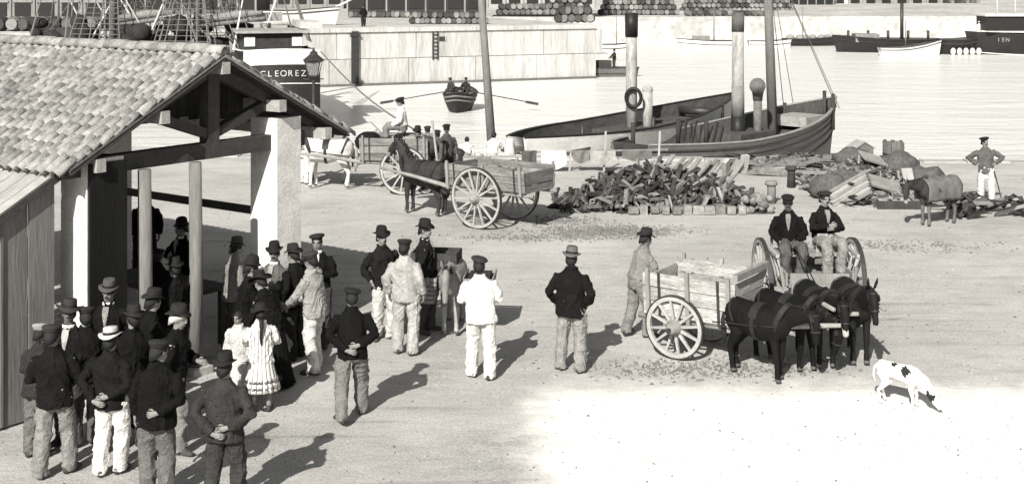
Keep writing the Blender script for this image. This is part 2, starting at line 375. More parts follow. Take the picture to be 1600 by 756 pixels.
for i in range(16):                                       # boarded gable behind the first truss, open below
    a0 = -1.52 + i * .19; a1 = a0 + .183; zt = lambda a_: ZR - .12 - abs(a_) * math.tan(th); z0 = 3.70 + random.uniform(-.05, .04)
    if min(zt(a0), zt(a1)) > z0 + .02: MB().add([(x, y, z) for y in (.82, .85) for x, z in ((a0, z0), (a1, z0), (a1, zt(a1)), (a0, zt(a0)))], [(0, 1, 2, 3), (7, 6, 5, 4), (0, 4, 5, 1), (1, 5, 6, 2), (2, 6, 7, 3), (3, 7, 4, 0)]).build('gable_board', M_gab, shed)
MB().beam((1.42, .6, 2.06), (1.5, 4.7, 2.02), .08, .12, (1, 0, 0)).build('rail', M_woodd, shed)
for s in (-1, 1):                                         # roof boarding under the tiles, one slope each
    n_ = Vector((s * math.sin(th), 0, math.cos(th)))
    cpt = Vector((s * HW / 2, RL / 2 - .02, (ZE + ZR) / 2)) - n_ * .055
    rot = Matrix.Rotation(s * th, 3, 'Y')
    k = 14
    for i in range(k):
        r_ = (i + .5) * RL / k - .02; MB().box((cpt.x, r_, cpt.z), (SL, RL / k - .012, .03), rot).build('roof_board', M_pin, shed)
def tile_mb(r0, r1, L_, t=.014, n=6):
    mb = MB(); P = []
    for y, rr in ((-L_ / 2, r0), (L_ / 2, r1)):
        for q in (0, 1):
            for j in range(n + 1):
                a = math.pi * j / n; r_ = rr - q * t; P.append((math.cos(a) * r_, y, math.sin(a) * r_ * 1.05))
    o = n + 1; Fs = []
    for j in range(n):
        Fs += [(j, j + 1, 2 * o + j + 1, 2 * o + j), (o + j, 3 * o + j, 3 * o + j + 1, o + j + 1), (j, o + j, o + j + 1, j + 1), (2 * o + j, 2 * o + j + 1, 3 * o + j + 1, 3 * o + j)]
    Fs += [(0, 2 * o, 3 * o, o), (n, o + n, 3 * o + n, 2 * o + n)]
    return mb.add(P, Fs)
cover = tile_mb(.096, .078, .36); cover_me = cover.mesh('cover_tile', M_tile, True)
spots = []
cs, cr = .242, .208
nc, nr = int(SL / cs) + 1, int(RL / cr)
for s in (-1, 1):
    for i in range(nr):
        for j in range(nc):
            sl = min(j * cs + .10 + random.gauss(0, .016), SL - .02); r_ = .10 + i * cr + random.uniform(-.014, .014)
            sag = -.035 * math.sin(math.pi * min(1, (r_ / 8))) * math.sin(math.pi * sl / SL)
            p = Vector((s * sl * math.cos(th), r_, ZR - sl * math.sin(th) + .012 + sag + .004 * math.sin(i * 1.7)))
            rot = (Matrix.Rotation(s * th, 4, 'Y') @ Matrix.Rotation(s * R(90) + random.gauss(0, .06), 4, 'Z') @ Matrix.Rotation(R(5.6) + random.gauss(0, .028), 4, 'X'))
            spots.append((s, p, rot))
vis = []
for k, (s, p, rot) in enumerate(spots):
    wp = sW(p.x, p.y, p.z); px = 800 + wp.x / wp.y * FPX
    vis.append((wp.y if (s < 0 and px > -15) or (s > 0 and p.y < .25) else 1e6, k))
vis.sort(); near = set(k for d, k in vis[:300] if d < 1e5)
rest = MB()
for k, (s, p, rot) in enumerate(spots):
    M4 = Matrix.Translation(p) @ rot
    if k in near: o = link('cover_tile', cover_me, shed); o.matrix_basis = M4
    else: rest.add([M4 @ Vector(v) for v in cover.V], cover.Fc)
stuff(rest.build('tile_courses', M_tile, shed, smooth=True))
pan = MB()
for s in (-1, 1):
    for i in range(nr + 1):
        r_ = i * cr; P = []
        for sl in (0, SL - .01):
            for j in range(5):
                a = math.pi * (1 + j / 4); P.append((s * sl * math.cos(th), max(r_ + math.cos(a) * .1, -.01), ZR - sl * math.sin(th) + .02 + math.sin(a) * .045))
        pan.add(P, [(j, j + 1, j + 6, j + 5) for j in range(4)])
stuff(pan.build('pan_tiles', M_tile, shed, smooth=True))
rt = tile_mb(.135, .12, .46, .018).mesh('ridge_tile', M_tile, True)
for i in range(24): o = link('ridge_tile', rt, shed, (0, .2 + i * .395, ZR + .04 + random.uniform(-.012, .012)), (R(1.5), 0, random.uniform(-.05, .05) + math.pi))
# the lean-to booth of boards against the shed
ln = thing('plank_booth', 'lean-to booth of wide vertical grey boards against the market shed', 'booth', (OX, OY, 0), sang)
M_plank = mat('booth_plank', .155, .9, 3, .3, .4, 30, (1, 1, .1), rnd=.12)
def lz(a): return 3.33 + (a + 2.36) * math.tan(th)
a = -2.70; k = 0
while a > -5.4:
    wd = random.uniform(.32, .42); a0 = a - wd; mb = MB(); y0 = .34 + .012 * (k % 2); P = []
    for y in (y0 - .03, y0):
        P += [(a0 + .012, y, .02), (a - .004, y, .02), (a - .004, y, lz(a) - .03), (a0 + .012, y, lz(a0) - .03)]
    mb.add(P, [(0, 1, 2, 3), (7, 6, 5, 4), (0, 4, 5, 1), (1, 5, 6, 2), (2, 6, 7, 3), (3, 7, 4, 0)]); mb.build('plank', M_plank, ln)
    MB().beam((a0 + .004, y0 - .045, .03), (a0 + .004, y0 - .045, lz(a0) - .04), .035, .025).build('batten', M_plank, ln) if k % 2 else None
    a = a0; k += 1
sl0 = Vector((-2.36, 0, lz(-2.36))); dn = Vector((-math.cos(th), 0, -math.sin(th)))
for i in range(12):
    p0 = sl0 + Vector((0, .42 + i * .3, .01)); MB().beam(p0, p0 + dn * 3.4, .285, .035, (0, 1, 0)).build('roof_board', M_woodp, ln)
MB().beam(sl0 + Vector((0, .27, .0)), sl0 + Vector((0, .27, .0)) + dn * 3.4, .06, .10, (0, 1, 0)).build('verge_board', M_woodd, ln)
MB().box((-5.42, 2.2, lz(-5.4) / 2), (.05, 3.8, lz(-5.4) - .05)).build('front_wall', M_plank, ln)
# fish counter inside the shed
tb = thing('fish_counter', 'dark wooden market counter inside the tiled shed', 'counter', sW(.5, 2.1), sang)
MB().box((0, 0, .9), (.9, 2.2, .07)).build('counter_top', M_woodd, tb)
for x in (-.38, .38):
    for y in (-1, 1): MB().box((x, y, .43), (.09, .09, .87)).build('leg', M_woodd, tb)

# ---------------------------------------------------------------- people
ARMS = {  # (elbow, wrist, hand direction) for the side x>0, standing height 1.72
 'down': ((.265, -.04, 1.13), (.275, .05, .90), (0, .15, -1)),
 'behind': ((.300, -.12, 1.12), (.075, -.20, .96), (-1, -.1, -.25)),
 'front': ((.275, .02, 1.12), (.10, .25, 1.08), (-.6, .7, .1)),
 'pocket': ((.300, -.08, 1.13), (.235, .07, .96), (-.2, .3, -1)),
 'hips': ((.43, -.06, 1.19), (.215, .03, 1.03), (-.8, .5, -.2)),
 'reach': ((.25, .22, 1.20), (.19, .47, 1.16), (-.1, 1, 0)),
 'reachlow': ((.24, .16, 1.13), (.17, .38, .98), (-.1, .9, -.4)),
 'crossed': ((.27, .10, 1.13), (.02, .23, 1.17), (-1, .2, .1)),
 'lap': ((.27, .05, 1.12), (.13, .30, 1.00), (-.3, .9, -.3)),
 'oar': ((.26, .22, 1.18), (.16, .46, 1.10), (-.2, 1, 0)),
 'chin': ((.27, .12, 1.14), (.10, .22, 1.36), (-.2, .2, 1)),
}
def person(label, foot, rz, H=1.72, jacket=.02, trousers=.3, hat='fedora', hatc=.02, arms='down', lean=0, step=0.0, yaw=0, pitch=0, skin=None,
           shirt=None, collar=None, tache=True, skirt=None, sit=None, z=None, hem=.80, group=None, vest=None, girth=1.0, fine=True, stance=.10, hairw=False, cat='person', shoes=True, apron=None, pattern=None):
    loc = Vector(foot); loc.z = gz(loc.x, loc.y) if z is None else z
    root = thing('person', label, cat, loc, R(rz), group); s = H / 1.72; sd = int(abs(loc.x * 100) + loc.y * 10); rnd = random.Random(sd)
    dz = 0 if sit is None else sit / s - .92
    HIP = Vector((0, 0, .92)); stance *= rnd.uniform(.8, 1.45); hx_ = rnd.uniform(-.03, .03)
    if not step and sit is None and skirt is None: step = rnd.choice((-1, 1)) * rnd.uniform(.02, .08)
    MTs = Matrix.Translation((0, 0, dz)) @ Matrix.Translation(HIP) @ Matrix.Rotation(R(rnd.uniform(-9, 9)), 4, 'Z') @ Matrix.Rotation(R(rnd.uniform(-3, 3)), 4, 'Y') @ Matrix.Rotation(-R(lean), 4, 'X') @ Matrix.Translation(-HIP)
    NK = Vector((0, .005, 1.47))
    MH = MTs @ Matrix.Translation(NK) @ Matrix.Rotation(R(yaw), 4, 'Z') @ Matrix.Rotation(-R(pitch) + R(lean) * .55, 4, 'X') @ Matrix.Translation(-NK)
    T = lambda p: MTs @ Vector(p)
    Hd = lambda p: MH @ Vector(p)
    sk = skin or M_skin; gx = girth
    # legs
    legs = []
    for sx in (-1, 1):
        hip = Vector((sx * .09 + hx_, 0, .92 + dz))
        if sit is None:
            ft = Vector((sx * stance, sx * step, .08)); mid = (hip + ft) / 2 + Vector((sx * .012, .035 + abs(step) * (.25 if sx * step > 0 else .12), .0)); kn = mid
            fdir = Vector((sx * rnd.uniform(.1, .55), 1, -.0)).normalized()
            if abs(step) > .1 and sx * step < 0: ft.z += abs(step) * .22
        else:
            kn = hip + Vector((sx * .05, .42, .02)); ft = Vector((sx * .12, .46, .92 + dz - .44)); fdir = Vector((sx * .2, 1, -.15)).normalized()
        legs.append((sx, hip, kn, ft, fdir))
    am = arms if isinstance(arms, tuple) else (arms, arms)
    limbs = []
    for sx, kind in zip((-1, 1), am):
        e, wr, hd = ARMS[kind]; j = lambda: rnd.uniform(-.012, .012)
        e = Vector((e[0] * sx * (1 + (gx - 1) * .5) + j(), e[1] + j(), e[2])); wv = Vector((wr[0] * sx, wr[1] + (.02 * sx if kind == 'behind' else 0), wr[2] + (.03 * sx if kind in ('behind', 'crossed') else 0)))
        limbs.append((sx, T((sx * .188 * gx, -.005, 1.335)), T(e), T(wv), (MTs.to_3x3() @ Vector((hd[0] * sx, hd[1], hd[2]))).normalized(), kind))
    # body: one continuous surface from head to feet, hands with five fingers
    b = MB(); ex = MB()
    b.ell((0, -.008, 1.615), (.076, .094, .098), MH, 14, 9); b.ell((0, .035, 1.552), (.056, .060, .062), MH, 12, 8)
    b.ell((0, .098, 1.588), (.014, .022, .024), MH, 8, 5); b.ell((0, .078, 1.628), (.05, .02, .012), MH, 10, 5); b.ell((0, .085, 1.53), (.022, .014, .014), MH, 8, 5)
    for sx in (-1, 1): b.ell((sx * .077, -.005, 1.595), (.011, .022, .03), MH, 8, 5)
    b.tube([T((0, -.005, 1.38)), T((0, 0, 1.46)), Hd((0, .0, 1.54))], [.068, .058, .056], 12)
    b.rings([[T((math.cos(q) * rx, math.sin(q) * ry, zz)) for q in [2 * math.pi * i / 14 for i in range(14)]] for zz, rx, ry in ((.86, .15, .11), (1.05, .135, .10), (1.28, .165, .115), (1.40, .13, .08), (1.45, .06, .055))])
    for sx, hip, kn, ft, fdir in legs:
        b.tube([hip + Vector((0, 0, -.02)), kn, ft], [.085, .055, .04], 10, dome=True)
        b.tube([ft + fdir * -.05 + Vector((0, 0, -.045)), ft + fdir * .06 + Vector((0, 0, -.05)), ft + fdir * .16 + Vector((0, 0, -.06))], [(.035, .03), (.042, .03), (.035, .018)], 10, dome=True)
        b.tube([ft, ft + Vector((0, 0, -.05))], [.04, .036], 8)
    for sx, sh, el, wr, hd, kind in limbs:
        b.tube([sh, el, wr, wr + hd * .02], [.058, .044, .030, .028], 10)
        side = MTs.to_3x3() @ Vector((0, 1, 0)) if abs(hd.z) > .6 else MTs.to_3x3() @ Vector((0, 0, 1))
        a_, nn = frame(hd, side)
        inward = Vector((-sx, 0, 0)) if abs(hd.z) > .6 else Vector((0, 0, -1))
        if nn.dot(inward) < 0: nn = -nn
        b.tube([wr, wr + hd * .045, wr + hd * .088], [(.026, .018), (.040, .019), (.036, .015)], 10, side=tuple(a_), dome=True)
        for i, (off, ln_) in enumerate(((-.029, .062), (-.010, .074), (.010, .070), (.028, .054))):
            p0 = wr + hd * .075 + a_ * off; p1 = p0 + (hd * .92 + nn * .38) * ln_ * .55; p2 = p1 + (hd * .6 + nn * .8) * ln_ * .5
            ex.tube([p0, p1, p2], [.0095, .009, .0075], 6, side=tuple(a_))
        p0 = wr + hd * .03 + a_ * .03; p1 = p0 + (a_ * .65 + hd * .75) * .035; p2 = p1 + (hd * .9 + nn * .35) * .03
        ex.tube([p0, p1, p2], [.012, .011, .009], 6, side=tuple(nn))
    MHi = MH.inverted()
    def face(pc):
        hh = np.array(MHi.to_3x3()) @ pc.T + np.array(MHi.translation)[:, None]; hh = hh.T; mi = np.zeros(len(pc), int)
        for cx in (-.032, .032): mi[((hh[:, 0] - cx) ** 2 / .018 ** 2 + (hh[:, 2] - 1.604) ** 2 / .010 ** 2 < 1) & (hh[:, 1] > .05)] = 1
        mi[(hh[:, 0] ** 2 / .026 ** 2 + (hh[:, 2] - 1.541) ** 2 / .007 ** 2 < 1) & (hh[:, 1] > .05)] = 1
        return mi
    vx = .0125 if fine else .019
    remesh('body', b, [sk, M_ink], root, vx * s, 3, 0, face, ex, s, sd)
    # trousers or skirt
    if skirt is None:
        t = MB(); top = 1.02
        t.rings([[Vector((math.cos(q) * rx * gx, math.sin(q) * ry * gx - .005, zz + dz)) for q in [2 * math.pi * i / 16 for i in range(16)]] for zz, rx, ry in ((.80, .165, .122), (.88, .182, .138), (.96, .172, .128), (1.03, .158, .118))])
        for sx, hip, kn, ft, fdir in legs:
            kb = kn + (kn - hip) * .02
            if sit is None: pts = [hip + Vector((sx * .0, 0, -.02)), hip * .5 + kb * .5 + Vector((sx * .006, .0, 0)), kb, kb * .5 + ft * .5 + Vector((0, -.012, 0)), ft + Vector((0, -.01, .02)), ft + Vector((0, .0, -.035))]
            else: pts = [hip + Vector((0, -.03, 0)), hip * .5 + kb * .5, kb + Vector((0, -.01, .0)), kb + Vector((0, .035, -.07)), ft + Vector((0, -.01, .1)), ft + Vector((0, 0, -.01))]
            t.tube(pts, [.106, .104, .094, .090, .086, .090], 14, dome=False)
        remesh('trousers', t, cloth(trousers), root, (.0145 if fine else .026) * s, 3, .013 * s, None, None, s, sd + 1)
    else:
        k = MB(); rs = []; wv = 30; ztop, zbot, rtop, rbot = skirt
        for i in range(9):
            f = i / 8; zz = zbot + (ztop - zbot) * f; ring = []
            for j in range(72):
                q = 2 * math.pi * j / 72; amp = .035 * (1 - f) + .006; rr = (rbot + (rtop - rbot) * f ** .8) * (1 + amp * math.sin(q * 17 + .6 * math.sin(3 * q)))
                p = Vector((math.cos(q) * rr, math.sin(q) * rr * .86, zz)); p.y += math.tan(R(lean)) * max(0, zz - .92) if lean else 0; ring.append(p * s)
            rs.append(ring)
        k.rings(rs); k.build('skirt', pattern or cloth(trousers), root, smooth=True)
        if pattern:
            for i, f in enumerate((.86, .72)):
                zz = zbot + (ztop - zbot) * (1 - f); q_ = MB(); rr = rbot + (rtop - rbot) * (1 - f) ** .8
                q_.rings([[Vector((math.cos(a) * (rr + e + .012 * math.sin(a * 24)), math.sin(a) * (rr + e + .012 * math.sin(a * 24)) * .86, zz + h)) * s for a in [2 * math.pi * j / 72 for j in range(72)]] for e, h in ((.006, .02), (.022, -.05), (.005, -.02))], False); q_.build('flounce', pattern, root, smooth=True)
    # jacket
    jm = cloth(jacket) if pattern is None else pattern
    j_ = MB()
    prof = [(hem, .205, .152), (hem + .03, .208, .154), (.95, .198, .146), (1.07, .192, .140), (1.20, .200, .142), (1.30, .200, .140), (1.36, .172, .118), (1.41, .126, .094), (1.455, .086, .080), (1.49, .076, .074)]
    if hem > .93: prof = [p for p in prof if p[0] >= hem - .001 and (p[0] in (hem, hem + .03) or p[0] > hem + .04)]
    rsj = []
    for zz, rx, ry in prof:
        w_ = T((0, 0, zz)) if zz >= .92 else MTs @ Vector((0, -.01, zz))
        rsj.append([MTs @ Vector((math.cos(q) * rx * gx, math.sin(q) * ry * gx - .008, zz)) for q in [2 * math.pi * i / 18 for i in range(18)]])
    if lean > 12 and hem < .92:                             # skirts of the coat hang down
        for i, (zz, rx, ry) in enumerate(prof):
            if zz < .93: rsj[i] = [v + Vector((0, R(lean) * (.93 - zz) * .9, 0)) for v in rsj[i]]
    if sit is not None: rsj = [r_ for r_, p in zip(rsj, prof) if p[0] > .9]
    j_.rings(rsj)
    for sx, sh, el, wr, hd, kind in limbs:
        inn = T((sx * .09 * gx, 0, 1.335)); mid = el * .5 + wr * .5
        j_.tube([inn, sh, sh * .5 + el * .5, el, mid, wr + (el - wr).normalized() * .015], [.055, .066, .069, .066, .062, .057], 12)
    remesh('jacket' if skirt is None else 'bodice', j_, jm, root, (.0135 if fine else .026) * s, 3, .012 * s, None, None, s, sd + 2)
    # collar and shirt front
    if collar or (collar is None and shirt is not None):
        cm = cloth(.75); c_ = MB(); c_.lathe([(.066, 1.438), (.082, 1.44), (.076, 1.478), (.066, 1.480)], 14, M=Matrix.Scale(s, 4) @ MTs, sy=.95); c_.build('collar', cm, root, smooth=True)
    if shirt is not None:
        p_ = MB(); rows = []
        for zz, hw, yy in ((1.17, .008, .142), (1.26, .024, .147), (1.34, .038, .141), (1.39, .042, .126), (1.435, .036, .104)):
            rows.append([T((x * hw, yy * gx * (1 - .05 * abs(x)), zz)) * s for x in (-1, -.5, 0, .5, 1)])
        P = [v for r_ in rows for v in r_] + [v + MTs.to_3x3() @ Vector((0, -.03, 0)) for r_ in rows for v in r_]
        fs = [(i * 5 + j, i * 5 + j + 1, i * 5 + j + 6, i * 5 + j + 5) for i in range(4) for j in range(4)]
        p_.add(P, fs + [tuple(k + 25 for k in reversed(f)) for f in fs]); p_.build('shirt_front', cloth(shirt), root, smooth=True)
    if apron is not None:
        p_ = MB(); p_.rings([[Vector((x * wd, yy, zz + dz)) * s for x, yy in ((-1, y0), (-.5, y0 + .03), (0, y0 + .04), (.5, y0 + .03), (1, y0), (1, y0 - .02), (0, y0), (-1, y0 - .02))] for zz, wd, y0 in ((.55, .2, .12), (.8, .18, .13), (1.05, .15, .12))]); p_.build('apron', cloth(apron), root, smooth=True)
    # shoes
    if shoes:
        for sx, hip, kn, ft, fdir in legs:
            q_ = MB(); z0 = ft.z - .08; up = Vector((0, 0, 1))
            def sp(f, h): v = ft + fdir * f; v.z = z0 + h; return v
            q_.tube([sp(-.085, .045), sp(-.04, .055), sp(.03, .055), sp(.10, .042), sp(.165, .032), sp(.195, .026)], [(.030, .040), (.040, .055), (.042, .055), (.047, .042), (.042, .031), (.022, .020)], 10, side=(1, 0, 0))
            o = q_.build('shoe', M_shoe, root, smooth=True); o.data.transform(Matrix.Scale(s, 4))
    # hair, moustache, hat
    SH = Matrix.Scale(s, 4) @ MH
    h_ = MB(); rs = []
    for i in range(6):
        p = math.pi * .5 * i / 5; rs.append([SH @ Vector((math.cos(q) * .086 * math.cos(p) , -.016 + math.sin(q) * .106 * math.cos(p) ** .9, 1.60 + .122 * math.sin(p) - (.075 * (1 - i / 5) ** 3 * max(0, -math.sin(q) + .1)))) for q in [2 * math.pi * k / 14 for k in range(14)]])
    h_.rings(rs); h_.build('hair', M_hairw if hairw else M_hair, root, smooth=True)
    if tache: m_ = MB(); m_.ell((0, .094, 1.558), (.034, .013, .010), SH, 8, 4); m_.build('moustache', M_hairw if hairw else M_hair, root, smooth=True)
    if hat:
        hm = mat('felt_%03d' % round(hatc * 1000), hatc, .9, 14, .25, .3, 80); q_ = MB(); tl = Matrix.Translation((0, 0, 1.66)) @ Matrix.Rotation(R(rnd.uniform(-5, 5)), 4, 'Y') @ Matrix.Rotation(R(-4), 4, 'X'); HM = SH @ tl
        if hat in ('fedora', 'straw', 'wide', 'bowler'):
            br = {'fedora': .142, 'straw': .150, 'wide': .178, 'bowler': .122}[hat]; n = 28; rs = []
            cr_ = [(.086, -.01), (.086, .012), (br, .0), (br + .004, .008), (.094, .022), (.0905, .05), (.085, .10), (.074, .123), (.045, .118 if hat != 'bowler' else .14), (.004, .112 if hat != 'bowler' else .146)]
            if hat == 'straw': cr_ = [(.086, -.01), (.086, .012), (br, .004), (br, .012), (.092, .02), (.090, .06), (.088, .095), (.08, .104), (.004, .106)]
            for r_, zz in cr_:
                ring = []
                for k in range(n):
                    a = 2 * math.pi * k / n; up = .022 * math.cos(2 * a) * max(0, (r_ - .095) / .05); dent = -.018 * (1 if (r_ < .05 and hat in ('fedora', 'wide')) else 0)
                    ring.append(HM @ Vector((math.cos(a) * r_ * .93, -.005 + math.sin(a) * r_ * 1.10, zz + up + dent)))
                rs.append(ring)
            q_.rings(rs); ho = q_.build('hat', hm, root, smooth=True)
            bd = MB(); bd.lathe([(.0955, .020), (.0965, .022), (.093, .048), (.092, .05)], 24, M=HM @ Matrix.Translation((0, -.005, 0)), sx=.93, sy=1.10, caps=False); bd.build('hat_band', mat('hat_band', .012, .7), ho, smooth=True)
        elif hat == 'beret':
            q_.lathe([(.080, -.02), (.086, .0), (.118, .022), (.124, .038), (.105, .058), (.05, .068), (.004, .070)], 22, (.0, -.01, .0), HM @ Matrix.Rotation(R(9), 4, 'Y') @ Matrix.Rotation(R(7), 4, 'X'), sy=1.08); q_.build('beret', hm, root, smooth=True)
        elif hat == 'cap':
            q_.lathe([(.082, -.025), (.088, .0), (.108, .028), (.112, .044), (.09, .064), (.004, .072)], 22, (.0, -.005, .0), HM @ Matrix.Rotation(R(-5), 4, 'X'), sy=1.12); ho = q_.build('cap', hm, root, smooth=True)
            v_ = MB(); pts = [(math.sin(a) * .082, math.cos(a) * .09 + .0) for a in [R(x) for x in range(-62, 63, 12)]]; out = [(math.sin(a) * .098, math.cos(a) * .155) for a in [R(x) for x in range(-52, 53, 10)]]
            n = min(len(pts), len(out)); P = [HM @ Vector((x, y, .0)) for x, y in pts[:n]] + [HM @ Vector((x, y, -.022)) for x, y in out[:n]]; P += [v - Vector((0, 0, .008)) for v in P]
            v_.add(P, [(k, k + 1, n + k + 1, n + k) for k in range(n - 1)] + [(2 * n + k, 3 * n + k, 3 * n + k + 1, 2 * n + k + 1) for k in range(n - 1)] + [(n + k, n + k + 1, 3 * n + k + 1, 3 * n + k) for k in range(n - 1)]); v_.build('visor', hm, ho, smooth=True)
        elif hat == 'girl':
            n = 28; rs = []
            for r_, zz in ((.09, -.02), (.09, .01), (.17, -.005), (.172, .006), (.10, .03), (.098, .08), (.06, .11), (.004, .112)):
                rs.append([HM @ Vector((math.cos(2 * math.pi * k / n) * r_, math.sin(2 * math.pi * k / n) * r_ * 1.05, zz + .02 * max(0, (r_ - .1) / .07) * math.sin(6 * math.pi * k / n))) for k in range(n)])
            q_.rings(rs); q_.build('hat', hm, root, smooth=True)
        elif hat == 'scarf':
            q_.lathe([(.084, -.10), (.098, -.03), (.094, .03), (.06, .068), (.004, .075)], 18, (0, -.022, 0), HM, sy=1.1); q_.build('headscarf', cloth(hatc), root, smooth=True)
    return root

def at(px, py, d=None): return G(px, py) if d is None else F(px, py, d)
GS = 'onlookers gathered in front of the shed'
person('man in black jacket and flat cap with tan trousers, back turned, beside the plank booth', at(86, 742), 4, 1.76, .016, .20, 'cap', .03, 'front', yaw=-14, group=GS)
person('man in pale flat-topped hat, black jacket and white trousers, hands behind his back', at(172, 742), -6, 1.69, .018, .66, 'straw', .48, 'behind', yaw=12, group=GS, girth=1.03)
person('broad man in black jacket and grey trousers with one hand behind his back', at(246, 782), -4, 1.76, .012, .13, 'cap', .02, ('down', 'behind'), lean=5, yaw=-30, group=GS, girth=1.1)
person('man in dark brown suit, black brimmed hat and white collar, hands behind his back', at(350, 798), -6, 1.69, .035, .045, 'fedora', .015, 'behind', yaw=-8, group=GS, girth=1.08, collar=True)
person('white-haired man in black coat and tan trousers in profile by the round post', at(272, 706), -82, 1.76, .013, .22, 'fedora', .02, ('front', 'down'), yaw=0, lean=5, group=GS, hairw=True)
person('man in wide dark hat facing out from beside the plank booth', at(104, 694), 172, 1.76, .02, .05, 'wide', .03, 'front', yaw=15, pitch=-12, group=GS, shirt=.4, skin=M_skind)
person('short man in light grey cap squeezed against the plank booth', at(58, 712), -30, 1.60, .03, .12, 'cap', .28, 'front', lean=10, group=GS)
person('man with moustache and grey hat looking out between pillar and post', at(168, 646), 176, 1.74, .015, .04, 'fedora', .07, 'pocket', group=GS, shirt=.25)
person('man in dark coat and dark hat stooping between the white pillar and the round post', at(222, 668), -50, 1.74, .014, .05, 'fedora', .018, 'front', lean=14, group=GS)
person('man in black jacket and soft cap packed in behind the two hat-wearing men', at(132, 694), 14, 1.70, .014, .10, 'cap', .02, 'front', lean=6, group=GS)
person('man in black coat and dark brimmed hat peering over the white-trousered man', at(205, 700), 24, 1.72, .012, .06, 'fedora', .02, 'front', yaw=20, group=GS)
GI = 'figures in the shade under the roof'
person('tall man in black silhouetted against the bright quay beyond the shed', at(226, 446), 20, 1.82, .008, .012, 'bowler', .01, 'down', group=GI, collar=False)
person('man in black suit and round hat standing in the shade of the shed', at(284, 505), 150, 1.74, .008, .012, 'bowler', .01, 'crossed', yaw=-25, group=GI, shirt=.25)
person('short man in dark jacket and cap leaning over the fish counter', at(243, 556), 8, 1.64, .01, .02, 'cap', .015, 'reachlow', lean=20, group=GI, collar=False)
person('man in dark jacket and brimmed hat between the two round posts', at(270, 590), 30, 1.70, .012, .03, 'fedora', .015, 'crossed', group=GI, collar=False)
GC = 'cluster of people by the white far pillar'
person('man in grey jacket and curled felt hat beside the white pillar', at(364, 548), -70, 1.74, .20, .08, 'fedora', .05, 'front', lean=5, group=GC)
person('bearded man in grey-brown jacket and black hat with arms folded by the pillar', at(428, 560), 168, 1.74, .10, .06, 'fedora', .012, 'crossed', yaw=20, group=GC, shirt=.3)
person('person in long black coat and round black hat leaning forward in the cluster', at(382, 590), -74, 1.72, .012, .015, 'bowler', .015, 'reachlow', lean=10, group=GC)
person('woman in black dress and wide black hat bending over the two girls', at(428, 604), 66, 1.62, .012, .014, 'wide', .012, 'reachlow', lean=26, group=GC, skirt=(1.02, .03, .15, .36), tache=False, shirt=.5, collar=False)
person('man in long dark coat and soft hat behind the bending woman', at(462, 560), 60, 1.70, .015, .03, 'fedora', .02, 'pocket', group=GC, lean=6, collar=False)
M_stripe = mat('striped_cotton', .66, .95, 3, .05, .2, 60, fine=.1)
def stripe(m):
    N = m.node_tree.nodes; L = m.node_tree.links; b = N['Principled BSDF']; lk = b.inputs['Base Color'].links[0].from_socket
    tc = N.new('ShaderNodeTexCoord'); sp = N.new('ShaderNodeSeparateXYZ'); L.new(tc.outputs['Object'], sp.inputs[0])
    at2 = N.new('ShaderNodeMath'); at2.operation = 'ARCTAN2'; L.new(sp.outputs[0], at2.inputs[0]); L.new(sp.outputs[1], at2.inputs[1])
    ml = N.new('ShaderNodeMath'); ml.operation = 'MULTIPLY'; ml.inputs[1].default_value = 17; L.new(at2.outputs[0], ml.inputs[0])
    sn = N.new('ShaderNodeMath'); sn.operation = 'SINE'; L.new(ml.outputs[0], sn.inputs[0])
    rg = N.new('ShaderNodeMapRange'); rg.inputs[1].default_value = .6; rg.inputs[2].default_value = .85; rg.inputs[3].default_value = 1; rg.inputs[4].default_value = .28; L.new(sn.outputs[0], rg.inputs[0])
    s2 = N.new('ShaderNodeVectorMath'); s2.operation = 'SCALE'; L.new(lk, s2.inputs[0]); L.new(rg.outputs[0], s2.inputs['Scale']); L.new(s2.outputs[0], b.inputs['Base Color'])
stripe(M_stripe)
person('girl in white striped flounced dress with black hat and dark braid', at(408, 643), 10, 1.42, .66, .66, 'girl', .015, 'front', group=GC, skirt=(1.06, .36, .14, .31), tache=False, collar=False, pattern=M_stripe)
br = bpy.data.objects[C.objects[-1].name].parent
while br.parent: br = br.parent
q = MB(); q.tube([(0, -.13, 1.27), (.01, -.15, 1.15), (0, -.15, 1.03), (.005, -.14, .93)], [.028, .026, .022, .010], 8); q.build('braid', M_hair, br, smooth=True)
person('small girl in pale pinafore with bobbed hair facing her companion', at(373, 632), 165, 1.26, .50, .55, None, .02, 'down', group=GC, skirt=(1.08, .36, .14, .27), tache=False, collar=False)
person('man in tan jacket, white trousers and flat cap standing in profile', at(492, 582), 66, 1.77, .28, .55, 'cap', .035, 'reachlow', lean=6, group=GC)
person('young man in beret and black jacket facing the camera beside the pillar', at(497, 540), 178, 1.77, .013, .05, 'beret', .018, 'crossed', group=GC, shirt=.5, tache=False)
person('man in black jacket and grey trousers striding with hands behind his back', at(550, 656), 8, 1.72, .012, .17, 'beret', .015, 'behind', lean=13, step=.24, group=GC)
GM = 'men around the pannier donkey'
person('man in black brimmed hat, dark jacket and light trousers facing the donkey', at(600, 530), -150, 1.77, .022, .48, 'fedora', .012, 'pocket', group=GM, yaw=10)
person('man in pale linen jacket and trousers with dark cap seen from behind', at(633, 553), -8, 1.78, .34, .36, 'cap', .02, 'down', group=GM)
person('man in tilted black felt hat and waistcoat with white shirt beside the donkey', at(664, 520), -95, 1.80, .022, .06, 'fedora', .015, 'down', group=GM, shirt=.6, yaw=-20)
person('man in white smock, white trousers and dark beret with his back turned', at(751, 589), 0, 1.77, .74, .62, 'beret', .03, 'front', group=GM, girth=1.06)
person('lone man in black jacket, grey trousers and brimmed hat standing in the open', at(891, 578), -4, 1.80, .016, .24, 'fedora', .10, 'pocket', girth=1.06)
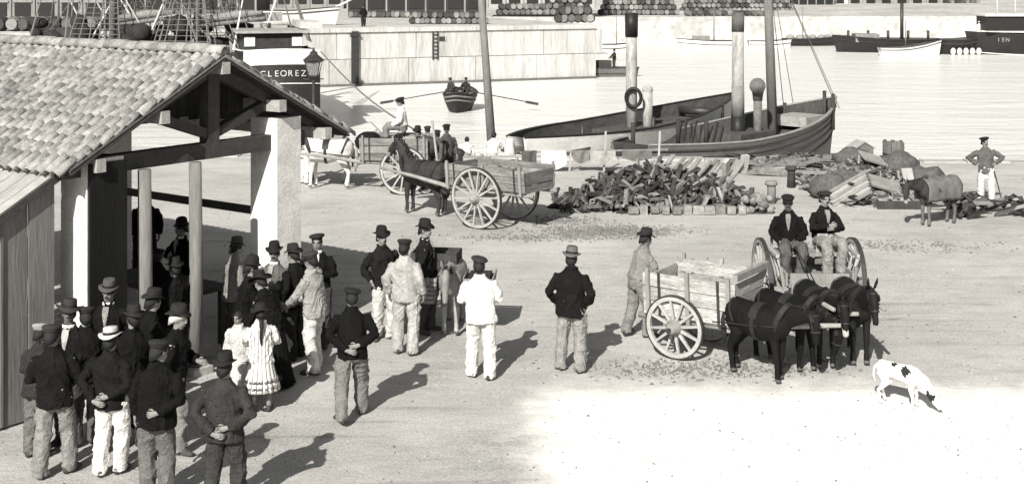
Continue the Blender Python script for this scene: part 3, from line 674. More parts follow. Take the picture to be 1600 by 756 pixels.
person('man in grey work clothes and dark hat leaning at the tail of the tip cart', at(996, 528), -68, 1.72, .20, .20, 'fedora', .02, 'reachlow', lean=16, step=.14, hem=.94, skin=M_skind)
person('man in grey jacket and white trousers standing at the water edge beyond the timber', at(1541, 318), 160, 1.73, .10, .62, 'beret', .012, 'hips', fine=False, yaw=30)

# ---------------------------------------------------------------- animals
def coat(g): return mat('coat_%03d' % round(g * 1000), g * (.55 if g < .03 else 1), .75, 6, .35, .3, 70, spec=.15)
def horse(label, loc, rz, s=1.0, g=.02, legs_g=None, neck=0, ear=.13, nod=0, harness=True, blanket=None, muzzle=None, cat='horse', group=None, fine=True, legp=(0, 0, 0, 0), name='horse', pale_nose=False):
    loc = Vector(loc); loc.z = gz(loc.x, loc.y); root = thing(name, label, cat, loc, R(rz), group); sd = int(abs(loc.x * 77) + loc.y * 13)
    b = MB(); dn = 16
    MN = Matrix.Translation((0, .46, 1.22)) @ Matrix.Rotation(R(neck), 4, 'X') @ Matrix.Translation((0, -.46, -1.22))
    PO = Vector((0, .93, 1.76)); MHd = MN @ Matrix.Translation(PO) @ Matrix.Rotation(R(nod), 4, 'X') @ Matrix.Translation(-PO)
    def ring(y, z, rx, rz_): return [Vector((math.cos(q) * rx, y, z + math.sin(q) * rz_ * (1.0 if math.sin(q) > 0 else 1.05))) for q in [2 * math.pi * i / dn for i in range(dn)]]
    b.rings([ring(*a) for a in ((-.80, 1.16, .06, .10), (-.74, 1.17, .17, .20), (-.58, 1.18, .26, .28), (-.32, 1.13, .30, .31), (-.02, 1.08, .32, .34), (.25, 1.10, .29, .33), (.45, 1.14, .24, .30), (.58, 1.14, .16, .22), (.66, 1.13, .06, .10))])
    b.ell((0, .36, 1.38), (.08, .22, .10))                                                   # withers
    b.tube([MN @ Vector(p) for p in ((0, .36, 1.20), (0, .58, 1.38), (0, .78, 1.58), (0, .93, 1.76))], [(.15, .29), (.115, .215), (.09, .155), (.075, .11)], 14)
    hp = [MHd @ Vector(p) for p in ((0, .86, 1.80), (0, .98, 1.74), (0, 1.08, 1.62), (0, 1.19, 1.46), (0, 1.26, 1.35), (0, 1.285, 1.30))]
    b.tube(hp, [(.06, .07), (.09, .11), (.086, .118), (.060, .085), (.058, .066), (.045, .05)], 14)
    for sx in (-1, 1):
        b.ell(MHd @ Vector((sx * .072, 1.0, 1.70)), (.022, .03, .022), n=8, k=5)
        for i, (front) in enumerate((True, False)):
            k = legp[(0 if sx < 0 else 1) + (0 if front else 2)]
            if front: pts = [(sx * .12, .40, 1.02), (sx * .135, .38, .84), (sx * .13, .41 + k * .5, .50), (sx * .13, .405 + k * .9, .30), (sx * .13, .40 + k, .14), (sx * .13, .43 + k, .05)]; rd = [(.10, .13), (.075, .10), (.060, .066), (.044, .050), (.052, .056), (.062, .068)]
            else: pts = [(sx * .13, -.56, 1.10), (sx * .15, -.46, .82), (sx * .14, -.66 + k * .5, .52), (sx * .14, -.66 + k * .8, .36), (sx * .14, -.63 + k, .15), (sx * .14, -.60 + k, .05)]; rd = [(.13, .22), (.10, .14), (.058, .076), (.046, .055), (.052, .056), (.062, .068)]
            b.tube(pts, rd, 12)
    lg = legs_g if legs_g is not None else g
    def col(pc):
        mi = np.zeros(len(pc), int); mi[pc[:, 2] < .11] = 1; mi[(pc[:, 2] >= .11) & (pc[:, 2] < .62) & (pc[:, 1] < .7)] = 2
        I = MHd.inverted(); hh = (np.array(I.to_3x3()) @ pc.T + np.array(I.translation)[:, None]).T
        mi[(hh[:, 1] > 1.16) & (hh[:, 2] < 1.44) & (pc[:, 1] > .55)] = 3; mi[((hh[:, 1] - 1.0) ** 2 + (hh[:, 2] - 1.70) ** 2 < .02 ** 2) & (np.abs(hh[:, 0]) > .07)] = 4
        return mi
    remesh('body', b, [coat(g), mat('hoof', .10, .6), coat(lg), coat(muzzle if muzzle is not None else g), M_ink], root, (.022 if fine else .030) * s, 3, .004 * s, col, None, s, sd)
    SC = Matrix.Scale(s, 4)
    for sx in (-1, 1):
        e = MB(); p0 = Vector((sx * .05, .90, 1.84)); e.tube([SC @ MHd @ p0, SC @ MHd @ (p0 + Vector((sx * .03, -.01, ear * .5))), SC @ MHd @ (p0 + Vector((sx * .035, .01, ear)))], [.022 * s, (.032 * s, .016 * s), .006 * s], 8); e.build('ear', coat(g), root, smooth=True)
    mn = MB(); rr = random.Random(sd)
    for i in range(16):
        f = i / 15; p = MN @ Vector((0, .40 + .46 * f, 1.50 + .36 * f - .02)); mn.tube([SC @ p, SC @ (p + Vector((rr.choice((-.06, .05)), -.05, .0))), SC @ (p + Vector((rr.choice((-.10, .09)), -.06, -.13)))], [.022 * s, .026 * s, .006 * s], 6)
    mn.build('mane', M_hair if g < .3 else coat(g * .7), root, smooth=True)
    tl = MB(); tl.tube([SC @ Vector(p) for p in ((0, -.76, 1.26), (0, -.86, 1.16), (.01, -.88, .95), (.02, -.86, .70), (.01, -.84, .50))], [.035 * s, .045 * s, .06 * s, .055 * s, .015 * s], 8); tl.build('tail', M_hair if g < .3 else coat(g * .6), root, smooth=True)
    if harness:
        def loop(Mx, c, rx, rz_, w_, nrm, name, mt_, tilt=0):
            q_ = MB(); n = 22; rs = []
            for i in range(n):
                a = 2 * math.pi * i / n; ct = Vector((math.cos(a) * rx, 0, math.sin(a) * rz_)); rt_ = Matrix.Rotation(R(tilt), 3, 'X')
                o_ = Vector((math.cos(a), 0, math.sin(a))); ax = Vector((0, 1, 0)); rs.append([SC @ Mx @ (Vector(c) + rt_ @ (ct + o_ * dx * w_[0] + ax * dy * w_[1])) for dx, dy in ((-1, -1), (1, -1), (1, 1), (-1, 1))])
            rs.append(rs[0]); q_.rings(rs, False); return q_.build(name, mt_, root, smooth=False)
        loop(Matrix(), (0, .50, 1.20), .215, .34, (.035, .05), None, 'collar', M_leather, tilt=-24)
        loop(Matrix(), (0, .0, 1.078), .326, .346, (.008, .04), None, 'girth_strap', M_leather)
        loop(Matrix(), (0, -.52, 1.17), .278, .30, (.008, .025), None, 'breeching', M_leather, tilt=20)
        loop(MHd, (0, 1.16, 1.51), .078, .098, (.005, .015), None, 'noseband', M_leather, tilt=-52)
        loop(MHd, (0, .97, 1.75), .094, .118, (.005, .013), None, 'browband', M_leather, tilt=-52)
        for sx in (-1, 1):
            q_ = MB(); q_.beam(SC @ MHd @ Vector((sx * .09, .93, 1.78)), SC @ MHd @ Vector((sx * .075, 1.16, 1.50)), .025 * s, .008 * s, side=(0, 0, 1)); q_.build('cheek_strap', M_leather, root)
            q_ = MB(); q_.box(SC @ MHd @ Vector((sx * .105, 1.03, 1.71)), (.012 * s, .11 * s, .09 * s), (MHd.to_3x3() @ Matrix.Rotation(R(-35), 3, 'X'))); q_.build('blinker', M_leather, root)
            q_ = MB(); q_.tube([SC @ Vector(p) for p in ((sx * .24, .52, 1.12), (sx * .31, .0, 1.06), (sx * .30, -.6, 1.0), (sx * .28, -.95, .95))], [.014 * s] * 4, 6); q_.build('trace', M_leather, root)
        sdl = MB(); rs = []
        for y in (-.09, .09): rs.append([SC @ Vector((math.cos(q) * .335, y, 1.09 + math.sin(q) * .36)) for q in [math.pi * (i / 10 * .8 + .1) for i in range(11)]] + [SC @ Vector((math.cos(q) * .30, y, 1.09 + math.sin(q) * .32)) for q in [math.pi * (i / 10 * .8 + .1) for i in range(10, -1, -1)]])
        sdl.rings(rs); sdl.build('saddle_pad', M_leather, root)
    if blanket is not None:
        q_ = MB(); rs = []
        for i in range(13):
            y = -.80 + i * .115; sg = .02 * math.sin(i * 2.1); rs.append([SC @ Vector((math.cos(a) * (.325 + sg + .02 * math.sin(5 * a + i)), y, 1.10 + math.sin(a) * (.37 + sg) - (.18 if math.sin(a) < -.1 else 0))) for a in [R(-25 + 230 * k / 16) for k in range(17)]] + [SC @ Vector((math.cos(a) * .29, y, 1.10 + math.sin(a) * .33 - (.18 if math.sin(a) < -.1 else 0))) for a in [R(205 - 230 * k / 16) for k in range(17)]])
        q_.rings(rs); q_.build('blanket', cloth(blanket), root, smooth=True)
    return root

def dog():
    p = G(1408, 634); root = thing('dog', 'white dog with black patches sniffing the bare ground', 'dog', (p.x, p.y, gz(p.x, p.y)), R(-126)); root.scale = (.98, .92, .98); b = MB()
    b.rings([[Vector((math.cos(q) * rx, y, z + math.sin(q) * rz_)) for q in [2 * math.pi * i / 14 for i in range(14)]] for y, z, rx, rz_ in ((-.36, .50, .03, .05), (-.32, .50, .085, .10), (-.18, .49, .095, .105), (-.02, .47, .095, .115), (.14, .45, .11, .14), (.25, .44, .09, .125), (.32, .43, .04, .06))])
    b.tube([(0, .20, .46), (0, .34, .40), (0, .43, .27)], [(.085, .11), (.068, .085), (.06, .068)], 12)
    b.tube([(0, .40, .30), (0, .46, .21), (0, .53, .13), (0, .575, .075), (0, .59, .055)], [(.055, .06), (.062, .068), (.040, .046), (.030, .034), (.022, .024)], 12)
    for sx in (-1, 1):
        b.tube([(sx * .075, .20, .42), (sx * .08, .17, .28), (sx * .08, .205, .16), (sx * .08, .20, .05), (sx * .08, .23, .025)], [(.05, .07), .038, .026, .022, (.030, .024)], 10)
        b.tube([(sx * .075, -.26, .46), (sx * .085, -.20, .31), (sx * .085, -.315, .19), (sx * .085, -.29, .06), (sx * .085, -.26, .025)], [(.055, .085), (.045, .06), .026, .022, (.030, .024)], 10)
    def col(pc):
        mi = np.zeros(len(pc), int)
        for c, r in (((.10, .10, .52), .068), ((.04, -.10, .60), .05), ((.05, .47, .2), .045), ((0, .6, .05), .03)):
            wv_ = 1 + .28 * np.sin(pc @ np.array((61., 43, 37))) + .2 * np.sin(pc @ np.array((-83., 97, 71))); mi[((pc - np.array(c)) ** 2).sum(1) < (r * wv_) ** 2] = 1
        return mi
    remesh('body', b, [mat('white_fur', .80, .9, 20, .08, .2, 90, fine=.08), mat('black_fur', .02, .8, 20, .2, .2, 90)], root, .012, 3, .003, col)
    for sx in (-1, 1): e = MB(); e.tube([(sx * .055, .41, .30), (sx * .085, .43, .25), (sx * .085, .46, .18)], [.015, (.012, .03), .008], 8); e.build('ear', mat('black_fur', .02), root, smooth=True)
    t = MB(); t.tube([(0, -.35, .53), (0, -.41, .47), (0, -.42, .36), (0, -.39, .28)], [.022, .018, .013, .006], 8); t.build('tail', mat('white_fur', .8), root, smooth=True)
dog()

# ---------------------------------------------------------------- carts
def wheel(parent, c, rad, ns=14, mt_=None, w_=.06, lean_=0, name='wheel'):
    mt_ = mt_ or M_woodp; hub = MB(); hub.lathe([(.02, -.19), (.075, -.17), (.085, -.10), (.125, -.06), (.125, .06), (.085, .10), (.075, .17), (.02, .19)], 14)
    wh = hub.build(name, M_wood, parent, c, (0, R(90) + lean_, 0), smooth=True)
    rim = MB(); rim.lathe([(rad - .082, -w_ / 2), (rad - .018, -w_ / 2), (rad - .018, w_ / 2), (rad - .082, w_ / 2), (rad - .082, -w_ / 2)], 40, caps=False); rim.build('rim', mt_, wh, smooth=False)
    ty = MB(); ty.lathe([(rad - .022, -w_ / 2 - .004), (rad, -w_ / 2 - .004), (rad, w_ / 2 + .004), (rad - .022, w_ / 2 + .004), (rad - .022, -w_ / 2 - .004)], 40, caps=False); ty.build('tyre', M_iron, wh)
    sp = MB(); sp.beam((.09, 0, 0), (rad - .075, 0, 0), .05, .045, (0, 0, 1), k=.72); me = sp.mesh('spoke', mt_)
    for i in range(ns): o = link('spoke', me, wh, (0, 0, 0), (0, 0, 2 * math.pi * (i + .3) / ns))
    ax = MB(); ax.lathe([(.035, .17), (.035, .24), (.0, .245)], 10); ax.build('axle_end', M_iron, wh)
    return wh
def board_wall(parent, p0, p1, z0, z1, n, t=.035, m=None, flare=(0, 0), name='side_board'):
    p0, p1 = Vector(p0), Vector(p1)
    for k in range(n):
        f0, f1 = k / n, (k + 1) / n; h = (z1 - z0) / n
        off = Vector((flare[0], flare[1], 0)) * ((f0 + f1) / 2)
        a = p0 + off + Vector((0, 0, z0 + h * (k + .5))); b_ = p1 + off + Vector((0, 0, z0 + h * (k + .5)))
        side = (b_ - a).cross(Vector((0, 0, 1)))
        jt = lambda: Vector((0, 0, random.uniform(-.008, .008))); MB().beam(a + jt(), b_ + jt(), t, h - random.uniform(.010, .022), side).build(name, m or M_board, parent)
def cart(label, loc, rz, wr, track, bl, bw, zf, bh, shaft=2.4, m=None, ns=14, nb=3, fy=0.0, cat='cart', group=None, tail=True, name='cart', flare=.06, shaft_z=None):
    loc = Vector(loc); loc.z = gz(loc.x, loc.y); c = thing(name, label, cat, loc, R(rz), group); m = m or M_board
    for s in (-1, 1): wheel(c, (s * track / 2, 0, wr), wr, ns, lean_=s * .03)
    ax = MB(); ax.beam((-track / 2 + .1, 0, wr), (track / 2 - .1, 0, wr), .11, .11, (0, 0, 1)); ax.build('axle', M_wood, c)
    y0, y1 = fy - bl / 2, fy + bl / 2
    n = max(3, int(bw / .22))
    for i in range(n): x = -bw / 2 + (i + .5) * bw / n; MB().box((x, fy, zf), (bw / n - .01, bl, .04)).build('floor_board', m, c)
    for s in (-1, 1):
        board_wall(c, (s * bw / 2, y0, 0), (s * bw / 2, y1, 0), zf, zf + bh, nb, m=m, flare=(s * flare, 0))
        for y in (y0 + .1, fy, y1 - .1): MB().beam((s * (bw / 2 + .045), y, zf - .08), (s * (bw / 2 + .05 + flare), y, zf + bh + .07), .06, .05, (0, 1, 0)).build('stake', M_wood, c)
        for y in (y0 + .28, y1 - .28): MB().beam((s * (bw / 2 + .024), y, zf - .02), (s * (bw / 2 + .022 + flare), y, zf + bh), .012, .045, (1, 0, 0)).build('iron_strap', M_iron, c)
        xx = s * (bw / 2 - .10); sz = shaft_z if shaft_z else zf + .1
        MB().tube([(xx, y0 - .15, zf - .07), (xx, y1, zf - .06), (xx * 1.02, y1 + shaft * .5, (zf + sz) / 2), (xx * .9, y1 + shaft, sz)], [.05, .055, .045, .032], 8).build('shaft', M_wood, c, smooth=True)
    board_wall(c, (-bw / 2 + .03, y1 - .03, 0), (bw / 2 - .03, y1 - .03, 0), zf, zf + bh * .95, nb, m=m, name='front_board')
    if tail: board_wall(c, (-bw / 2 + .03, y0 + .03, 0), (bw / 2 - .03, y0 + .03, 0), zf, zf + bh * .9, nb, m=m, name='tail_board')
    return c
def fwd(rz): return Vector((-math.sin(R(rz)), math.cos(R(rz)), 0))
def rgt(rz): return Vector((math.cos(R(rz)), math.sin(R(rz)), 0))
# large two-wheeled cart and its mule
az = 55; near_w = G(744, 358); c1 = near_w + rgt(az) * .78
K1 = cart('large two-wheeled cart with tall spoked wheels and sideboards on the open quay', c1, az, .72, 1.56, 2.3, 1.2, .92, .52, shaft=2.2, fy=-.12, shaft_z=1.12)
horse('dark mule in harness drawing the large open cart', c1 + fwd(az) * 2.25, az + 2, .93, .035, neck=14, ear=.22, nod=-8, cat='mule', name='mule', muzzle=.2)
# goods on that cart
hp = thing('crate', 'slatted fish crate standing in the bed of the large open cart', 'crate', c1 - fwd(az) * .85 + Vector((0, 0, .93)), R(az))
for s in (-.3, .3):
    for k in range(4): MB().box((0, s, .06 + k * .11), (.62, .025, .085)).build('slat', M_wood, hp)
for s in (-.3, .3):
    for k in range(4): MB().box((s, 0, .06 + k * .11), (.025, .56, .085)).build('slat', M_wood, hp)
MB().box((0, 0, .02), (.6, .58, .03)).build('crate_base', M_wood, hp)
# farther cart with its two pale horses
az2 = 82; c2 = G(640, 298)
K2 = cart('loaded cart drawn by pale horses near the water edge', c2, az2, .66, 1.5, 1.9, 1.25, .9, .62, shaft=2.0, fy=.3, shaft_z=1.05)
horse('dapple-white horse in dark harness drawing the loaded cart', c2 + fwd(az2) * 2.35, az2 + 4, .95, .50, .62, neck=-4, nod=0, fine=False, muzzle=.3, legp=(.06, -.05, 0, .08))
horse('grey horse standing in front of the white horse at the loaded cart', c2 + fwd(az2) * 2.7 - rgt(az2) * -.95, az2 + 6, .95, .22, .3, neck=-10, fine=False, muzzle=.4)
for i, (a_, r_, s_, g_) in enumerate(((.5, -.2, .42, .03), (.0, .25, .38, .25), (-.5, -.15, .45, .06), (1.15, 0, .40, .02))):
    o = MB(); o.ell((0, 0, .22), (s_, s_ * .8, .30), n=14, k=8); p = c2 + fwd(az2) * a_ + rgt(az2) * r_ + Vector((0, 0, 1.02 if a_ < 1 else 1.1)); o = o.build('sack', cloth(g_), None, p, (0, 0, i), smooth=True)
    for v in o.data.vertices: v.co += Vector(v.co) * .12 * noise.noise(Vector(v.co) * 6 + Vector((i, 0, 0)))
    tag(o, ('black bundle heaped at the middle of the loaded cart', 'grey sack on the loaded cart', 'dark sack at the rear of the loaded cart', 'round black bundle at the front of the loaded cart')[i], 'sack', 'load on the far cart')
# tip cart with two dark mules
az3 = -124; c3 = G(1054, 561) - rgt(az3) * .60 + Vector((0, 0, 0))
K3 = cart('small pale tip cart with spoked wheels behind two dark mules', c3, az3, .49, 1.2, 1.55, 1.05, .62, .66, fy=.22, shaft=1.55, m=mat('tip_cart_board', .36, .9, 3, .5, .6, 30, (.5, .5, 2.6), rnd=.15, fine=.5), ns=12, nb=3, shaft_z=.85)
MB().beam((-.6, 1.0, 1.36), (.6, 1.0, 1.36), .08, .10, (0, 1, 0)).build('crossbar', M_wood, K3)
horse('black mule with lowered head in the shafts of the tip cart', c3 + fwd(az3) * 1.60 + rgt(az3) * -.02, az3 - 16, .76, .010, neck=-62, ear=.22, nod=14, cat='mule', name='mule', legp=(.08, -.06, .05, -.08))
horse('black mule harnessed on the outside of the tip cart team', c3 + fwd(az3) * 1.44 + rgt(az3) * .66, az3 - 12, .76, .012, neck=-30, ear=.22, nod=0, cat='mule', name='mule', legp=(-.06, .06, -.05, .06))
# high-wheeled trap with driver and passenger, seen head on
az4 = 181; c4 = F(1262, 480, 21.5); c4.z = 0
K4 = cart('high-wheeled trap carrying two seated men behind a pair of mules', c4, az4, .74, 1.52, 1.5, 1.02, .86, .22, shaft=2.2, ns=14, nb=1, fy=.05, shaft_z=1.05, m=M_wood)
MB().box((0, -.12, 1.22), (1.1, .42, .06)).build('seat', M_wood, K4)
for s in (-1, 1): MB().beam((s * .5, -.12, .9), (s * .5, -.12, 1.2), .06, .3, (1, 0, 0)).build('seat_support', M_wood, K4)
MB().beam((-.55, -.36, 1.48), (.55, -.36, 1.48), .04, .06, (0, 1, 0)).build('backrest', M_wood, K4)
for s in (-1, 1):
    MB().beam((s * .53, -.36, 1.22), (s * .53, -.36, 1.5), .04, .04).build('backrest_post', M_wood, K4)
    for k in range(5): MB().beam((s * .56, -.5 + k * .28, .92), (s * .66, -.5 + k * .28, 1.3), .03, .03, (0, 1, 0)).build('spindle', M_woodp, K4)
    MB().beam((s * .66, -.55, 1.32), (s * .66, .68, 1.32), .05, .05, (1, 0, 0)).build('side_rail', M_woodp, K4)
MB().beam((-.5, .95, .78), (.5, .95, .78), .05, .3, (0, 1, 0)).build('footboard', M_wood, K4)
def on4(x, y, z): return c4 + rgt(az4) * x + fwd(az4) * y + Vector((0, 0, z))
def seated(label, p, rz, hipz, base, **k): return person(label, (p.x, p.y, 0), rz, z=base, sit=hipz, **k)
seated('driver in black jacket, peaked cap and open collar holding the reins of the trap', on4(.30, -.10, 0), az4 - 4, .52, .84, H=1.74, jacket=.014, trousers=.09, hat='cap', hatc=.012, arms='lap', shirt=.22, skin=M_skind, collar=False)
seated('passenger in black jacket and light apron sitting beside the driver of the trap', on4(-.30, -.14, 0), az4 + 8, .52, .90, H=1.74, jacket=.016, trousers=.22, hat='beret', hatc=.02, arms='crossed', shirt=.22, apron=.32, collar=False)
horse('dark mule with white muzzle facing the camera in front of the trap', on4(.36, 2.05, 0), az4 + 8, .80, .016, neck=-34, ear=.22, nod=10, cat='mule', name='mule', muzzle=.42)
horse('dark mule with pale browband on the outer side of the trap team', on4(-.22, 1.9, 0), az4 + 2, .80, .022, neck=-22, ear=.22, nod=6, cat='mule', name='mule')
for s in (-1, 1):
    pass
rn = MB(); rn.tube([on4(.30, .22, 1.42), on4(.33, 1.2, 1.3), on4(.36, 2.3, 1.08)], [.012] * 3, 6); tag(rn.build('reins', M_leather), 'slack leather reins running from the driver to the mule team', 'reins')
# pannier donkey
dk = G(716, 532); dk = Vector((dk.x - .12, dk.y + .55, 0))
horse('grey donkey carrying panniers between the standing men', dk, 176, .78, .22, .34, neck=-30, ear=.24, nod=5, cat='donkey', name='donkey', harness=False)
for s, lb in ((1, 'wicker pannier basket on the open side of the grey donkey'), (-1, 'wicker pannier basket behind the man in the white smock')):
    p = dk + rgt(176) * (s * .46); pb = thing('pannier', lb, 'basket', (p.x, p.y, .52), R(176))
    for k in range(6):
        z_ = .04 + k * .075; e = .80 + .2 * k / 5
        for sy in (-1, 1): MB().beam((-.24 * e, sy * .40 * e, z_), (.24 * e, sy * .40 * e, z_), .02, .06, (0, 1, 0)).build('withy', M_wood, pb)
        for sx in (-1, 1): MB().beam((sx * .24 * e, -.40 * e, z_), (sx * .24 * e, .40 * e, z_), .02, .06, (1, 0, 0)).build('withy', M_wood, pb)
    MB().box((0, 0, .02), (.38, .62, .03)).build('basket_base', M_wood, pb)
    MB().box((0, 0, .28), (.36, .6, .3)).build('contents', mat('seaweed', .03, .9, 14, .5, .8, 40), pb)
bx = thing('crate', 'open dark crate roped across the back of the pannier donkey', 'crate', (dk.x - .28, dk.y + .28, 1.0), R(172))
MB().box((0, 0, .02), (.74, .5, .03)).build('crate_base', M_woodd, bx)
for s in (-1, 1):
    for k in range(2): MB().box((0, s * .25, .09 + k * .13), (.78, .025, .12)).build('slat', M_woodd, bx); MB().box((s * .375, 0, .09 + k * .13), (.025, .47, .12)).build('slat', M_woodd, bx)
# loaded donkey by the timber
hd = G(1462, 352); horse('small horse under a grey blanket eating beside the scattered timber', hd, 118, .78, .04, .12, neck=-42, ear=.16, nod=8, blanket=.14, harness=False, fine=False, muzzle=.3)

# ---------------------------------------------------------------- boats
M_hullw = mat('white_hull', .68, .7, 2, .15, .2, 12, (1, .3, 1), fine=.15); M_hullg = mat('grey_hull', .14, .8, 2.5, .35, .4, 14, (1, .25, 1), fine=.3)
M_hullb = mat('black_hull', .022, .6, 2, .3, .2, 12); M_deck = mat('dark_deck', .07, .9, 3, .45, .4, 14, (3, .5, 1)); M_funnel = mat('pale_funnel', .34, .8, 3, .4, .3, 14, (1, 1, .3), fine=.4)
M_black = mat('black_paint', .018, .5, 4, .3, .1, 20); M_spar = mat('spar', .16, .8, 4, .3, .3, 20, (1, 1, .2))
def boat(name, label, cat, p, rz, L, Bm, sheer, deck=.6, keel=-.9, mh=None, stern=.35, rail=None, wale=True, band=None, n=28, bow_p=2.0, group=None, hollow=False, thick=.09):
    root = thing(name, label, cat, (p[0], p[1], WZ), rz, group); mh = mh or M_hullg
    def hb(t):
        a = 1 - (1 - stern) * (1 - min(t / .38, 1)) ** 2.2
        c = 1 - max(0, (t - .42) / .58) ** bow_p
        return Bm / 2 * min(a, 1) * max(c, .012)
    def st(t, inset=0, top=None, bot=None, m=7):
        out = []; z1 = sheer(t) if top is None else top
        for k in range(m + 1):
            u = k / m; z = z1 + (bot - z1) * u
            full = (z - keel) / (sheer(t) - keel); full = max(0, min(1, full)); w_ = max(.006, (hb(t) * (.25 + .75 * full ** .55) if bot < 0 else hb(t) * (.25 + .75 * full ** .55)) - inset)
            rake = .055 * L * (full - .6) * max(0, (t - .6) / .4) ** 2 - .05 * L * (1 - full) * -max(0, (.3 - t) / .3) ** 2
            out.append(Vector((w_, -L / 2 + L * t + rake, z)))
        return out
    def skin(name_, f, m_, par, flip=False):
        mb = MB()
        for sx in (-1, 1):
            rows = [[Vector((v.x * sx, v.y, v.z)) for v in f(i / n)] for i in range(n + 1)]; k = len(rows[0]); P = [v for r_ in rows for v in r_]
            fs = [(i * k + j, (i + 1) * k + j, (i + 1) * k + j + 1, i * k + j + 1) for i in range(n) for j in range(k - 1)]; mb.add(P, fs)
        for i in (0, n):
            a = f(i / n); P = [Vector((-v.x, v.y, v.z)) for v in a] + a; k = len(a); mb.add(P, [(j, j + 1, k + j + 1, k + j) for j in range(k - 1)])
        return mb.build(name_, m_, par, smooth=True)
    h = skin('hull', lambda t: st(t, 0, None, keel), mh, root)
    skin('bulwark_lining', lambda t: st(t, thick, None, sheer(t) - deck - .02, 2), M_deck, root)
    d = MB(); rows = []
    for i in range(n + 1):
        t = i / n; v = st(t, thick - .005, None, sheer(t) - deck, 2)[-1]; rows.append([Vector((v.x * q, v.y, v.z + .04 * (1 - q * q))) for q in (-1, -.5, 0, .5, 1)])
    d.add([v for r_ in rows for v in r_], [(i * 5 + j, i * 5 + j + 1, i * 5 + j + 6, i * 5 + j + 5) for i in range(n) for j in range(4)]); d.build('deck', M_deck, root)
    g_ = MB()
    for sx in (-1, 1):
        pts = [st(i / n, thick / 2, None, keel, 1)[0] for i in range(n + 1)]; g_.tube([Vector((v.x * sx, v.y, v.z)) for v in pts], [(thick * .8, .045)] * (n + 1), 6)
    g_.build('gunwale', rail or M_woodd, root)
    if wale:
        for dz_ in (wale if isinstance(wale, tuple) else (.45,)):
            q_ = MB()
            for sx in (-1, 1):
                pts = []
                for i in range(n + 1):
                    s_ = st(i / n, 0, None, keel, 12); zt = sheer(i / n) - dz_; v = min(s_, key=lambda v: abs(v.z - zt)); pts.append(Vector((v.x * sx + sx * .01, v.y, zt)))
                q_.tube(pts, [(.04, .05)] * (n + 1), 6)
            q_.build('wale', M_woodd if band is None else band, root)
    root['_d'] = 0; del root['_d']
    return root
def axis(px0, py0, z0, px1, py1, z1):
    a, b_ = G(px0, py0, z0), G(px1, py1, z1); d = b_ - a; d.z = 0; c = (a + b_) / 2; return c, math.atan2(-d.x, d.y), d.length
def cyl(parent, name, c, r0, r1, h, m, n=16, lean=(0, 0)): q_ = MB(); q_.tube([c, (c[0] + lean[0], c[1] + lean[1], c[2] + h)], [r0, r1], n); return q_.build(name, m, parent, smooth=True)
# white steam launch
c, rz, L = axis(806, 214, .3, 1150, 134, 1.0)
b1 = boat('steam_launch', 'white-hulled steam launch with tall pale funnel and lifebuoy', 'boat', c, rz, L, 3.8, lambda t: 2.5 - .15 * math.sin(math.pi * t) + .75 * max(0, t - .35) ** 1.5, .62, mh=M_hullw, stern=.22, wale=(.9,), rail=M_black)
fy = -L * .04
f1 = cyl(b1, 'funnel', (0, fy, 1.9), .23, .22, 4.75, M_funnel); cyl(f1, 'funnel_top', (0, fy, 5.75), .26, .27, .95, M_black)
cyl(b1, 'ventilator', (.45, fy + .5, 1.9), .2, .2, 1.7, M_funnel); MB().ell((.45, fy + .5, 3.6), (.22, .22, .2)).build('ventilator_cowl', M_funnel, b1, smooth=True)
lb = MB(); rs = [[Vector((math.cos(a) * (.30 + .07 * math.cos(q)), .07 * math.sin(q), math.sin(a) * (.36 + .07 * math.cos(q)))) for q in [2 * math.pi * k / 8 for k in range(8)]] for a in [2 * math.pi * k / 20 for k in range(21)]]
lb.rings(rs, False); lb.build('lifebuoy', M_black, b1, (.28, fy - .3, 3.35), (0, 0, -rz - .2), smooth=True)
MB().box((0, fy + .1, 2.0), (1.7, 3.4, .3)).build('engine_casing', M_deck, b1); MB().box((0, fy + 3.4, 2.02), (1.5, 2.2, .28)).build('hatch', M_deck, b1); MB().box((0, fy - 3.8, 2.0), (1.1, 1.3, .45)).build('companionway', M_woodd, b1)
for k, (yy, xx) in enumerate(((5.0, 1.1), (-5.4, .8), (2.2, -1.6), (7.2, .25), (-1.5, 1.5))): cyl(b1, 'bollard', (xx, yy, 1.85), .07, .07, .85, M_iron, 8)
wn = MB(); wn.tube([(-.7, 4.6, 2.35), (.7, 4.6, 2.35)], [.18, .18], 12); wn.build('windlass', M_iron, b1, smooth=True)
for s in (-.8, .8): MB().box((s, 4.6, 2.2), (.1, .35, .6)).build('windlass_cheek', M_woodd, b1)
cyl(b1, 'stem_post', (0, L / 2 + .25, 2.5), .12, .1, 1.1, M_spar, 8)
# grey lighter with funnel, cowl and mast
c, rz, L = axis(984, 217, .2, 1300, 142, 1.05)
b2 = boat('steam_lighter', 'grey wooden steam lighter with funnel, cowl ventilator and mast moored at the quay', 'boat', c, rz, L, 4.3, lambda t: 2.25 - .18 * math.sin(math.pi * t) + 1.3 * max(0, t - .3) ** 1.6, .75, mh=M_hullg, stern=.42, wale=(.22, .5, .85, 1.25), rail=M_wood, bow_p=2.6)
fy = -.2
f2 = cyl(b2, 'funnel', (0, fy, 1.6), .24, .23, 5.15, M_funnel); cyl(f2, 'funnel_top', (0, fy, 6.0), .25, .25, .75, mat('sooty', .10, .8, 5, .4)); cyl(f2, 'funnel_base', (0, fy, 1.6), .29, .28, 1.1, M_black); cyl(f2, 'funnel_band', (0, fy, 2.7), .26, .25, 1.2, mat('grey_paint', .2, .8))
cyl(b2, 'ventilator', (.55, fy + .55, 1.6), .17, .17, 1.75, M_hullg)
